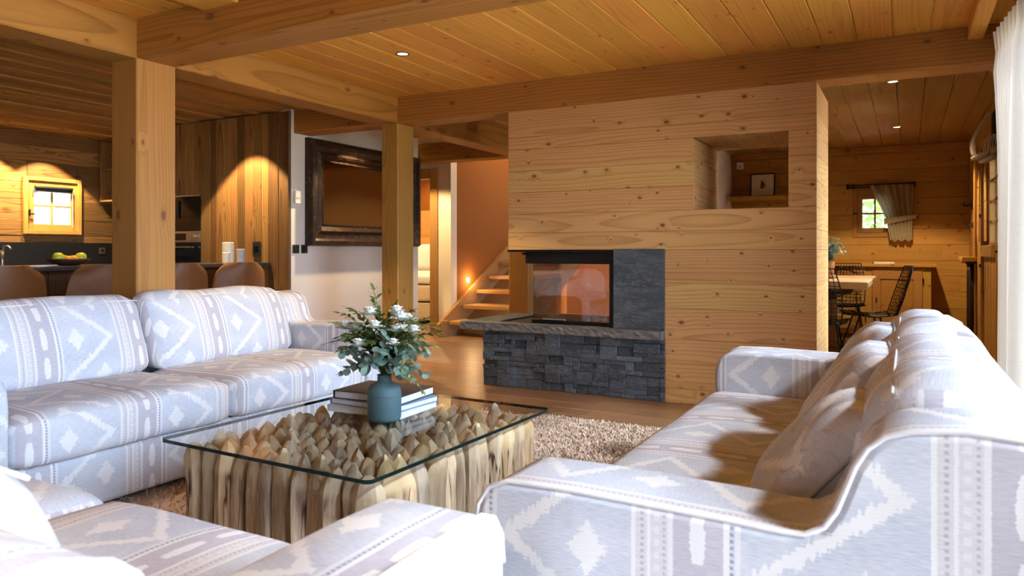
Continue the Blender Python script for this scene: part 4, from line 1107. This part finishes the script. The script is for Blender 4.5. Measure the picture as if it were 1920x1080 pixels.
box('plate', (-0.05, -0.012, -0.07), (0.05, 0.0, 0.07), M['black_matt'], so, 0.003); box('insert', (-0.03, -0.014, -0.03), (0.03, -0.0125, 0.03), M['black_gloss'], so)
# stools
def make_stool(loc, label):
    s = empty('bar_stool', loc, 0, label=label, cat='stool', group='tan leather bar stools at the breakfast bar')
    P = []; n, mrow = 14, 10
    for i in range(mrow + 1):
        t_ = i / mrow; z_ = 0.60 + 0.36 * t_
        half = 0.278 - 0.05 * t_ ** 1.5 - 0.09 * max(0, t_ - 0.72) / 0.28 * max(0, t_ - 0.72) / 0.28
        P.append([(0.10 * (1 - (2 * j / n - 1) ** 2) + 0.05 * t_ - 0.02, (2 * j / n - 1) * half, z_) for j in range(n + 1)])
    mb = MB().grid(P); mb.grid([[(x - 0.035, y * 0.96, z) for x, y, z in row][::-1] for row in P])
    def rim(rowA, rowB): mb.grid([rowA, rowB])
    back = [[(x - 0.035, y * 0.96, z) for x, y, z in row] for row in P]
    rim(P[-1], back[-1]); rim([r_[0] for r_ in P], [r_[0] for r_ in back]); rim([r_[-1] for r_ in back], [r_[-1] for r_ in P]); rim(back[0], P[0])
    bo = mb.build('backrest', M['leather'], s, smooth=True)
    bo.data.set_sharp_from_angle(angle=R(50))
    box('tag', (0.0, 0.262, 0.66), (0.012, 0.278, 0.71), M['bag_cloth'], bo)
    c = rbox(0.44, 0.46, 0.08, 0.035, 5, 0.015, 1); me = bpy.data.meshes.new('seat'); bm_ = c; bm_.to_mesh(me); bm_.free(); me.materials.append(M['leather'])
    link('seat', me, None, s, (-0.17, 0, 0.63), smooth=True)
    for sx in (-1, 1):
        for sy in (-1, 1):
            MB().tube([(-0.17 + sx * 0.13, sy * 0.15, 0.59), (-0.17 + sx * 0.21, sy * 0.21, 0.0)], 0.011, 8).build('leg', M['black_metal'], s)
    MB().tube([(-0.36, -0.19, 0.22), (-0.36, 0.19, 0.22)], 0.009, 8).build('footrest', M['black_metal'], s)
    return s
ST = make_stool((-4.86, 4.27, 0), 'tan leather bar stool nearest the plank panel and candles')
for y_, lb in ((3.69, 'tan leather bar stool just behind the timber post, towards the candles'), (3.105, 'tan leather bar stool between the timber post and the fruit bowl'), (2.46, 'tan leather bar stool farthest from the plank panel')):
    c = copy_tree(ST); c.location = (-4.86, y_, 0); c['label'] = lb

# ------------------------------------------------------------------ windows
def win(name, axis, at_, u0, u1, z0, z1, inward, nu, nz, fw=0.055, bar=0.018, mat=None, handle=None, casing=0.0, depth=0.05):
    """a window in a wall. axis: wall normal ('x' or 'y'); inward: +1/-1 direction of the room along that axis"""
    mat = mat or M['frame_wood']
    w = empty(name, (0, 0, 0)); w['kind'] = 'structure'
    def bx(n_, a0, a1, b0, b1, d0, d1, mt, ch=0.003, par=w):
        lo, hi = sorted((at_ + inward * d0, at_ + inward * d1))
        if axis == 'x': return box(n_, (lo, a0, b0), (hi, a1, b1), mt, par, ch)
        return box(n_, (a0, lo, b0), (a1, hi, b1), mt, par, ch)
    if casing:
        for a in ((u0 - casing, u0 - .001, z0 - casing, z1 + casing), (u1 + .001, u1 + casing, z0 - casing, z1 + casing), (u0, u1, z1 + .001, z1 + casing), (u0, u1, z0 - casing, z0 - .001)):
            bx('casing', *a, 0.001, 0.03, mat)
    for a in ((u0, u0 + fw, z0, z1), (u1 - fw, u1, z0, z1), (u0 + fw, u1 - fw, z1 - fw, z1), (u0 + fw, u1 - fw, z0, z0 + fw)):
        bx('sash', *a, -depth, 0.012, mat)
    iu0, iu1, iz0, iz1 = u0 + fw, u1 - fw, z0 + fw, z1 - fw
    for i in range(1, nu): c_ = iu0 + (iu1 - iu0) * i / nu; bx('glazing_bar', c_ - bar / 2, c_ + bar / 2, iz0, iz1, -0.03, -0.005, mat)
    for j in range(1, nz): c_ = iz0 + (iz1 - iz0) * j / nz; bx('glazing_bar', iu0, iu1, c_ - bar / 2, c_ + bar / 2, -0.03, -0.006, mat)
    for i in range(nu):
        for j in range(nz):
            bx('pane', iu0 + (iu1 - iu0) * i / nu, iu0 + (iu1 - iu0) * (i + 1) / nu, iz0 + (iz1 - iz0) * j / nz, iz0 + (iz1 - iz0) * (j + 1) / nz, -0.020, -0.017, M['window_glass'], 0)
    if handle:
        hu, hz = handle
        bx('handle', hu - 0.008, hu + 0.008, hz - 0.02, hz + 0.05, 0.013, 0.03, M['iron'], 0.003)
        bx('handle', hu - 0.006, hu + 0.045, hz - 0.008, hz + 0.006, 0.03, 0.042, M['iron'], 0.003)
    return w
win('window_1', 'x', XK - 0.0, 4.44, 4.97, 1.28, 1.81, 1, 2, 2, 0.065, 0.02, handle=(4.455, 1.45), casing=0.045)
bl = empty('roller_blind', (XK + 0.02, 4.70, 1.74), 0, label='rolled up dark blind at the top of the kitchen window', cat='blind')
MB().tube([(0.02, -0.20, 0.0), (0.02, 0.20, 0.0)], 0.018, 10).build('roll', M['black_matt'], bl); box('hem_bar', (0.014, -0.2, -0.045), (0.024, 0.2, -0.018), M['black_matt'], bl)
MB().tube([(0.02, 0.205, -0.02), (0.02, 0.205, -0.42)], 0.004, 6).build('pull_chain', M['white_plastic'], bl)
win('window_2', 'y', YD - 0.0, -0.56, -0.16, 1.28, 1.76, -1, 2, 2, 0.06, 0.022, handle=(-0.60, 1.52), casing=0.055, mat=M['stair'])
win('window_3', 'x', XR, 7.0, 7.95, 1.05, 1.95, -1, 2, 4, 0.08, 0.025, mat=M['stair'])
win('window_4', 'x', XR, 9.02, 9.45, 1.15, 1.72, -1, 2, 3, 0.07, 0.02, mat=M['stair'])
win('window_5', 'x', XR, -2.1, 0.28, 0.08, 2.2, -1, 1, 1, 0.07)
for i in range(2): win('window_%d' % (6 + i), 'x', XR, 0.40 + 2.175 * i, 2.574 + 2.175 * i, 0.08, 2.2, -1, 1, 1, 0.06)
win('window_8', 'x', XR, 5.25, 6.15, 0.1, 2.1, -1, 1, 2, 0.07)  # unseen glazed door, added to brighten the end of the fireplace wall
# boarded door part under window_3
dp = empty('door_1', (XR - 0.02, 7.9, 0)); dp['kind'] = 'structure'
for i in range(15): plank('slat', (-0.022 - 0.004 * (i % 2), -0.9 + i * 0.12, 0.02), (0.0, -0.784 + i * 0.12, 1.04 if i < 8 else 1.14), 'z', M['pine_warm'], dp, 0.006, 'x')
plank('rail', (-0.05, -0.9, 1.0), (-0.0265, 0.05, 1.10), 'y', M['stair'], dp, 0.004)
plank('stile', (-0.05, 0.06, 0.0), (-0.0265, 0.16, 2.0), 'z', M['stair'], dp, 0.004)
plank('stile', (-0.05, 0.82, 0.0), (-0.0265, 0.92, 2.1), 'z', M['pine_warm'], dp, 0.004)
box('hinge', (-0.06, 0.05, 1.36), (-0.051, 0.17, 1.39), M['iron'], dp); box('hinge', (-0.06, 0.05, 0.9), (-0.051, 0.17, 0.93), M['iron'], dp)

# ------------------------------------------------------------------ stairs, hall, bedroom
stc = empty('staircase', (-4.5, 7.62, 0), 0, label='open-tread wooden staircase climbing along the ochre wall', cat='staircase')
RISE, GO = 0.178, 0.325
for i in range(10):
    plank('tread', (-0.49, -0.01 + i * GO, 0.187 + i * RISE - 0.05), (0.50, 0.33 + i * GO, 0.187 + i * RISE), 'x', M['stair'], stc, 0.006, 'z')
def stringer(x0, x1):
    ang = math.atan2(RISE, GO); Ls = 10.6 * math.hypot(RISE, GO)
    v, f = boxvf((-0.20, -0.02, -0.21), (Ls, 0.02, 0.075)); v = [(x, y, z) for x, y, z in v]
    rot = (Matrix.Rotation(PI / 2, 3, 'Z') @ Matrix.Rotation(-ang, 3, 'Y')).to_euler()
    return link('stringer', mesh('stringer', v, f), M['stair'], stc, ((x0 + x1) / 2, 0.0, 0.187), rot)
stringer(-0.548, -0.50); stringer(0.50, 0.548)
box('newel', (-0.545, -0.16, 0.0), (-0.492, -0.03, 0.20), M['stair'], stc, 0.004)
sl = empty('stair_light', (-5.05, 8.143, 0.674), 0, label='small round glowing stair light set in the ochre wall', cat='wall light')
MB().lathe([(0.045, 0.0), (0.045, 0.006), (0.034, 0.008)], n=20, cap=False).build('ring', M['steel'], sl, rot=(0, R(90), 0))
MB().lathe([(0.0005, 0.007), (0.034, 0.007)], n=20, cap=False).build('lens', emit('stair_lens', (1.0, 0.72, 0.38), 30.0), sl, rot=(0, R(90), 0))
l = bpy.data.lights.new('stair_point', 'POINT'); l.energy = 3.5; l.color = (1, 0.66, 0.32); l.shadow_soft_size = 0.04
lo = bpy.data.objects.new('stair_point', l); lo.location = (-4.95, 8.143, 0.674); COL.objects.link(lo)
dr = empty('door_2', (-5.8, YH, 0)); dr['kind'] = 'structure'
plank('jamb', (0.45, -0.03, 0.0), (0.565, 0.15, 2.085), 'z', M['stair'], dr, 0.004, 'y'); plank('jamb', (-0.565, -0.03, 0.0), (-0.45, 0.15, 2.085), 'z', M['stair'], dr, 0.004, 'y')
plank('lintel', (-0.449, -0.03, 1.975), (0.449, 0.15, 2.085), 'x', M['stair'], dr, 0.004, 'y')
bed = empty('bed', (-6.85, 9.75, 0), 0, label='made up bed with cream cover seen through the bedroom door', cat='bed')
def soft(name, sx, sy, sz, c, mat, par, r_=0.06, crown=0.03):
    bm_ = rbox(sx, sy, sz, min(r_, sz * 0.45), 6, crown, 4); me = bpy.data.meshes.new(name); bm_.to_mesh(me); bm_.free(); me.materials.append(mat)
    return link(name, me, None, par, c, smooth=True)
box('base', (-0.9, -1.0, 0.05), (0.9, 1.0, 0.30), M['bed_cover'], bed, 0.01); soft('mattress', 1.84, 2.04, 0.26, (0, 0, 0.435), M['bed_cover'], bed); soft('duvet', 1.88, 1.7, 0.14, (0, -0.16, 0.63), M['linen_white'], bed)
plank('headboard', (-0.95, 1.03, 0.0), (0.95, 1.07, 1.3), 'x', M['frame_wood'], bed, 0.004, 'y')
for xx, lb in ((-0.42, 'white pillow standing at the far side of the bed'), (0.42, 'white pillow standing at the near side of the bed')):
    o = soft('pillow', 0.62, 0.18, 0.44, (-6.85 + xx, 10.55, 0.93), M['linen_white'], None, 0.08); o.rotation_euler = (R(-12), 0, 0); tag(o, lb, 'pillow', 'pillows on the bed')
wa = empty('wardrobe', (-7.6, 11.09, 0), 0, label='pale orange wooden wardrobe behind the bed', cat='wardrobe')
box('body', (-0.9, -0.2, 0.0), (1.9, 0.2, 1.78), M['frame_wood'], wa, 0.004)
for i in range(4): plank('door', (-0.88 + i * 0.69, -0.222, 0.05), (-0.2 + i * 0.69, -0.201, 1.74), 'z', M['frame_wood'], wa, 0.004, 'y'); 

# ------------------------------------------------------------------ dining area
dt = empty('dining_table', (-0.80, 8.15, 0), 0, label='chunky pale oak dining table beyond the fireplace wall', cat='table')
plank('top', (-0.50, -1.02, 0.715), (0.49, 1.0, 0.775), 'y', M['table_oak'], dt, 0.008, 'z')
mb = MB()
for y_ in (-0.62, 0.62):
    pr = [(-0.36, 0.714), (0.36, 0.714), (0.34, 0.66), (0.22, 0.62), (0.14, 0.58), (0.11, 0.52), (-0.11, 0.52), (-0.14, 0.58), (-0.22, 0.62), (-0.34, 0.66)]
    mb = MB(); nn = len(pr); mb.add([(x, y_ - 0.045, z) for x, z in pr] + [(x, y_ + 0.045, z) for x, z in pr], [tuple(range(nn)), tuple(range(nn, 2 * nn))[::-1]] + [(k, nn + k, nn + (k + 1) % nn, (k + 1) % nn) for k in range(nn)])
    mb.build('corbel', M['dark_wood'], dt)
    plank('leg', (-0.11, y_ - 0.06, 0.07), (0.11, y_ + 0.06, 0.52), 'z', M['table_oak'], dt, 0.006, 'y'); plank('foot', (-0.38, y_ - 0.06, 0.0), (0.38, y_ + 0.06, 0.07), 'x', M['table_oak'], dt, 0.006)
plank('stretcher', (-0.04, -0.56, 0.22), (0.04, 0.56, 0.32), 'y', M['table_oak'], dt, 0.005)
def make_chair(loc, rz, label):
    """wire chair facing local +x"""
    c = empty('wire_chair', loc, rz, label=label, cat='chair', group='black wire dining chairs')
    def S_(a, b_): return Vector((0.21 - 0.44 * a, (b_ - 0.5) * (0.50 - 0.08 * a), 0.455 - 0.035 * math.sin(PI * a) - 0.03 * a + 0.022 * (2 * b_ - 1) ** 2 - 0.045 * max(0, 0.25 - a) * 4 * 0.6))
    def B_(a, b_): return Vector((-0.23 - 0.15 * a, (b_ - 0.5) * (0.42 + 0.06 * math.sin(PI * a) - 0.08 * a), 0.43 + 0.475 * a)) + Vector((-0.03 * (1 - (2 * b_ - 1) ** 2), 0, 0))
    for nm, F, na in (('seat', S_, 12), ('backrest', B_, 13)):
        mb = MB()
        for k in range(na + 1):
            mb.tube([F(k / na, j / 8) for j in range(9)], 0.0055 if k in (0, na) else 0.0036, 5)
        for k in range(12):
            mb.tube([F(j / 8, k / 11) for j in range(9)], 0.0055 if k in (0, 11) else 0.0036, 5)
        mb.build(nm, M['black_metal'], c, smooth=True)
    for sx in (-1, 1):
        for sy in (-1, 1):
            MB().tube([(0.0 + sx * 0.09, sy * 0.16, 0.42), (0.0 + sx * 0.22, sy * 0.22, 0.0)], 0.008, 8).build('leg', M['black_metal'], c)
    for sy in (-1, 1): MB().tube([(0.19, sy * 0.21, 0.09), (-0.19, sy * 0.21, 0.09)], 0.006, 6).build('runner', M['black_metal'], c)
    return c
W0 = make_chair((-0.36, 8.02, 0), PI + 0.22, 'black wire chair seen side on in front of the sideboard doors')
for loc, rz, lb in (((-0.66, 9.26, 0), -PI / 2, 'black wire chair at the far end by the sideboard'), ((-0.70, 6.95, 0), PI / 2, 'black wire chair half hidden by the plank wall end')):
    c = copy_tree(W0); c.location = loc; c.rotation_euler = (0, 0, rz); c['label'] = lb
pot = empty('plant_pot', (-0.70, 7.95, 0.7755), 0, label='tall orange terracotta pot on the dining table', cat='pot')
MB().lathe([(0.0, 0.0), (0.048, 0.0), (0.055, 0.01), (0.062, 0.17), (0.058, 0.17), (0.05, 0.02), (0.0, 0.02)], n=24, cap=False).build('body', M['terracotta'], pot, smooth=True)
pq = empty('potted_greenery', (-0.70, 7.95, 0.94), 0, label='eucalyptus greenery in the terracotta pot on the dining table', cat='plant')
p2 = Plant(pq, np.random.default_rng(4))
for k in range(26):
    a = k * 2.4; rr = 0.06 + 0.20 * ((k * 7) % 11) / 11; sprig(p2, (0, 0, 0), Vector((math.cos(a) * rr, math.sin(a) * rr, 0.24 - rr * 0.6 + 0.02 * (k % 3))), 'eu', 0.06, 6, False, 0.3)
p2.finish()
sb = empty('sideboard', (-0.62, 9.95, 0), 0, label='low pine sideboard with panelled doors under the small window', cat='sideboard')
box('body', (-1.0, -0.20, 0.06), (0.86, 0.225, 0.86), M['pine_warm'], sb, 0.004); plank('top', (-1.04, -0.24, 0.8605), (0.91, 0.225, 0.90), 'x', M['pine_warm'], sb, 0.006, 'z'); box('plinth', (-0.98, -0.18, 0.0), (0.84, 0.22, 0.06), M['dark_wood'], sb)
for i in range(3):
    x0 = -0.95 + i * 0.60; d = empty('door', (x0, -0.2005, 0.12), 0, sb)
    box('rail', (0.0, -0.022, 0.0), (0.52, 0.0, 0.08), M['stair'], d, 0.002); box('rail', (0.0, -0.022, 0.60), (0.52, 0.0, 0.70), M['stair'], d, 0.002)
    box('stile', (0.0, -0.022, 0.0805), (0.09, 0.0, 0.5995), M['stair'], d, 0.002); box('stile', (0.43, -0.022, 0.0805), (0.52, 0.0, 0.5995), M['stair'], d, 0.002)
    box('panel', (0.091, -0.012, 0.081), (0.429, 0.0, 0.599), M['pine_warm'], d, 0.003)
    box('key_plate', (0.035, -0.026, 0.32), (0.05, -0.0225, 0.38), M['iron'], d); box('hinge', (0.522, -0.024, 0.08), (0.534, 0.0, 0.14), M['iron'], d); box('hinge', (0.522, -0.024, 0.56), (0.534, 0.0, 0.62), M['iron'], d)
bk_ = empty('booklet', (-0.26, 9.9, 0.9005), R(10), label='thin white booklet lying on the sideboard', cat='book')
box('pages', (-0.11, -0.075, 0.002), (0.11, 0.075, 0.018), M['paper'], bk_); box('cover', (-0.112, -0.077, 0.0185), (0.112, 0.077, 0.021), M['cover_white'], bk_); box('cover', (-0.112, -0.077, 0.0), (0.112, 0.077, 0.0015), M['cover_white'], bk_)
# small window curtain on its rod
cr = empty('curtain_rod', (-0.30, YD - 0.10, 1.872), 0, label='double black curtain rod above the small dining window', cat='curtain rod')
for yy, zz in ((0.0, 0.0), (0.045, -0.028)):
    MB().tube([(-0.355, yy, zz), (0.36, yy, zz)], 0.008, 8).build('rod', M['iron'], cr)
    for s_ in (-1, 1): MB().lathe([(0.001, -0.018), (0.016, -0.01), (0.018, 0.006), (0.008, 0.018)], n=12).build('finial', M['iron'], cr, (s_ * 0.365, yy, zz), (0, R(90), 0))
for s_ in (-0.30, 0.30): box('bracket', (s_ - 0.012, -0.012, -0.045), (s_ + 0.012, 0.079, 0.014), M['iron'], cr, 0.003)
cu = empty('window_curtain', (-0.03, YD - 0.10, 1.18), 0, label='natural linen curtain drawn aside over the small dining window', cat='curtain')
P = []; nc = 60; H = 0.685
for i in range(25):
    t_ = i / 24; z_ = H * (1 - t_)              # from the rod down
    if t_ < 0.62: l = -0.40 + 0.20 * (t_ / 0.62) ** 0.9; r_ = 0.095 - 0.015 * t_ / 0.62
    else: l = -0.20 + 0.04 * (t_ - 0.62) / 0.38; r_ = 0.08
    amp = 0.020 * (0.6 + 0.4 * abs(t_ - 0.62) / 0.62)
    P.append([(l + (r_ - l) * j / nc + (0.05 if i == -1 else 0), -0.012 + amp * math.sin(j / nc * 2 * PI * 6.5 + 0.6 * math.sin(t_ * 4)), z_ + 0.012 * math.sin(j * 0.35) * (t_ > 0.97)) for j in range(nc + 1)])
MB().grid(P).build('cloth', M['linen'], cu, smooth=True)
tb = MB(); rows = []
for k in range(13):
    t_ = k / 12; x_ = -0.225 + 0.35 * t_; z_ = 0.195 + 0.075 * t_; rows.append([(x_, -0.045, z_), (x_, -0.045, z_ + 0.075 - 0.03 * t_)])
tb.grid(rows); tb.grid([[(x, y + 0.006, z) for x, y, z in r_][::-1] for r_ in rows]); tb.build('tieback', M['linen'], cu, smooth=True)
MB().tube([(0.125, -0.03, 0.28), (0.14, 0.079, 0.29)], 0.012, 8).build('hook', M['iron'], cu)
# picture on its shelf, sensor
psf = plank('wall_shelf', (XD + 0.001, YD - 0.36, 1.715), (-1.30, YD - 0.021, 1.765), 'x', M['pine_warm'], None, 0.005, 'z'); tag(psf, 'wooden wall shelf seen through the niche, under the picture', 'shelf')
pic = empty('picture_frame', (-1.675, YD - 0.20, 1.7655), 0, label='black framed insect print standing on the shelf behind the niche', cat='picture')
pic.rotation_euler = (R(-7), 0, 0)
for a, b_ in (((-0.155, 0, 0), (-0.14, 0.02, 0.31)), ((0.14, 0, 0), (0.155, 0.02, 0.31)), ((-0.1395, 0, 0.295), (0.1395, 0.02, 0.31)), ((-0.1395, 0, 0), (0.1395, 0.02, 0.015))): box('frame', a, b_, M['black_matt'], pic, 0.001)
box('print', (-0.1395, 0.008, 0.0155), (0.1395, 0.012, 0.2945), M['art'], pic)
se = empty('smoke_sensor', (-1.985, YD - 0.021, 2.20), 0, label='small white sensor box high on the dining wall', cat='sensor')
box('housing', (-0.045, -0.05, -0.05), (0.045, 0.0, 0.05), M['white_plastic'], se, 0.01); box('lens', (-0.02, -0.052, -0.03), (0.02, -0.0505, 0.0), M['cover_grey'], se)
# black column with wooden shelf, hooks, cloth bundle
rad = empty('radiator', (0.585, 9.0, 0), 0, label='tall black radiator with a wooden shelf on top by the side wall', cat='radiator')
box('backplate', (0.035, -0.26, 0.12), (0.054, 0.26, 0.92), M['black_metal'], rad)
for i in range(6): MB().tube([(0.005, -0.23 + i * 0.092, 0.06), (0.005, -0.23 + i * 0.092, 0.94)], 0.034, 12).build('column', M['black_metal'], rad, smooth=True)
box('header', (-0.075, -0.29, 0.925), (0.034, 0.29, 0.945), M['black_metal'], rad, 0.003)
for s_ in (-0.2, 0.2): box('foot', (-0.02, s_ - 0.015, 0.0), (0.03, s_ + 0.015, 0.06), M['black_metal'], rad)
MB().lathe([(0.02, 0), (0.02, 0.02), (0.012, 0.03)], n=12).build('valve', M['steel'], rad, (-0.03, -0.23, 0.88), (0, R(-90), 0))
plank('shelf', (-0.10, -0.32, 0.946), (0.054, 0.32, 0.99), 'y', M['frame_wood'], rad, 0.004, 'z')
for y_, z_, lb in ((9.75, 1.56, 'black wall hook, upper one by the side window'), (9.60, 1.34, 'black wall hook, lower one by the side window')):
    o = empty('wall_hook', (XR - 0.02, y_, z_), 0, label=lb, cat='hook', group='black hooks on the side wall')
    box('plate', (-0.008, -0.02, -0.035), (0.0, 0.02, 0.035), M['iron'], o, 0.002); MB().tube([(-0.008, 0, 0.01), (-0.06, 0, 0.0), (-0.08, 0, 0.01), (-0.085, 0, 0.035)], 0.007, 8).build('arm', M['iron'], o)
bag = empty('cloth_bundle', (0.54, 6.3, 1.70), 0, label='hanging canvas bundle with cords high up next to the curtain', cat='bag')
box('backing', (0.0, -0.03, 0.10), (0.098, 0.12, 0.36), M['black_matt'], bag, 0.01)
mb = MB(); rows = []
for i in range(12):
    t_ = i / 11; rows.append([(-0.02 - 0.10 * math.sin(PI * 0.62 * t_) - 0.015 * math.sin(j * 1.3 + 3 * t_), -0.05 + 0.16 * j / 10, 0.35 - 0.30 * t_ - 0.012 * math.cos(j * 1.1)) for j in range(11)])
mb.grid(rows); mb.build('flap', M['bag_cloth'], bag, smooth=True)
for k_, (dx, dz, w_) in enumerate(((-0.07, 0.045, 0.06), (-0.02, 0.02, 0.055))):
    mb = MB(); mb.lathe([(0.001, -0.02), (0.03, -0.018), (0.055, 0.0), (0.05, 0.02), (0.001, 0.028)], n=14); o = mb.build('pouch', M['bag_cloth'], bag, (dx, 0.03, dz), (0, R(-25), 0), True); o.scale = (1.25, 1.0, 1.0)
for k_ in range(8): MB().tube([(0.03 - 0.004 * k_, -0.04, 0.19), (0.045 - 0.016 * k_, -0.05 + 0.004 * k_, 0.13), (0.03 - 0.012 * k_, -0.04, 0.06)], 0.004, 5).build('cord', M['bag_cloth'], bag, smooth=True)

# ------------------------------------------------------------------ big curtain at the window wall
bc = empty('curtain', (0.475, 4.36, 0), 0, label='floor length cream curtain gathered at the far end of the window wall', cat='curtain')
P = []; nc = 110
for i in range(22):
    t_ = i / 21; z_ = 2.215 - 2.195 * t_
    sp_ = 0.62 - 0.16 * math.sin(PI * min(1, t_ * 1.6) * 0.5) + 0.04 * t_; amp = 0.050 + 0.012 * t_ if t_ > 0.05 else 0.032
    row = []
    for j in range(nc + 1):
        s_ = j / nc; y_ = 0.36 - sp_ * s_
        row.append((0.005 + amp * math.sin(s_ * 2 * PI * 7 + 0.5 * math.sin(3 * t_)) - 0.055 * (1 - t_) ** 6 * (1 - s_), y_ + 0.012 * math.sin(s_ * 2 * PI * 14), z_))
    P.append(row)
MB().grid(P).build('cloth', M['curtain'], bc, smooth=True)
rd = empty('curtain_pole', (0.475, 1.1, 2.235), 0, label='dark metal curtain pole along the window wall', cat='curtain rod')
MB().tube([(0, -3.2, 0), (0, 3.55, 0)], 0.011, 10).build('pole', M['iron'], rd)
for y_ in (-3.0, 0.0, 3.5): MB().tube([(0, y_, 0), (0.183, y_, 0)], 0.008, 8).build('bracket', M['iron'], rd)

# ------------------------------------------------------------------ outside the small windows
ho = empty('neighbour_house', (-15.5, 8.0, -2), 0, label='pale neighbouring house with grey slab roof seen through the kitchen window', cat='building')
box('wall', (-3, -4.5, 0), (0, 5.0, 6.5), M['house'], ho)
for i in range(5): box('window', (0.001, -3.6 + i * 1.7, 4.25), (0.03, -2.9 + i * 1.7, 4.85), M['dark_window'], ho)
for i in range(9): box('roof_slab', (0.3 + i * 0.42, -4.5, 3.30 - i * 0.10), (0.76 + i * 0.42, 5.0, 3.36 - i * 0.10), M['roof'], ho, 0.01)
box('lower_wall', (0.5, -4.0, 0), (3.6, 4.5, 2.4), M['house'], ho)
gt_ = empty('garden_tree', (-0.9, 14.5, -1), 0, label='light green tree outside the small dining window', cat='tree')
MB().tube([(0, 0, 0), (0.1, 0, 1.5), (0.0, 0.1, 3.2)], 0.1, 8, rs=[0.14, 0.09, 0.03]).build('trunk', M['dark_wood'], gt_, smooth=True)
for k in range(7): a = k * 0.9; MB().tube([(0.05, 0, 1.2 + 0.2 * k), (0.6 * math.cos(a), 0.5 * math.sin(a), 1.9 + 0.25 * k)], 0.02, 6).build('branch', M['dark_wood'], gt_)
n_ = 5000; th_ = rng.uniform(0, 2 * PI, n_); rr = 1.9 * rng.uniform(0.2, 1, n_) ** 0.5; zz = rng.uniform(0.6, 4.6, n_)
c_ = np.column_stack([rr * np.cos(th_), 0.7 * rr * np.sin(th_), zz]); d1 = rng.normal(0, 0.05, (n_, 3)); d2 = rng.normal(0, 0.05, (n_, 3))
v = np.stack([c_ - d1, c_ + d2, c_ + d1, c_ - d2], 1).reshape(-1, 3); me = bpy.data.meshes.new('foliage'); me.from_pydata(v.tolist(), [], [(4 * i, 4 * i + 1, 4 * i + 2, 4 * i + 3) for i in range(n_)]); me.update()
o = link('foliage', me, M['foliage'], gt_); o['kind'] = 'stuff'
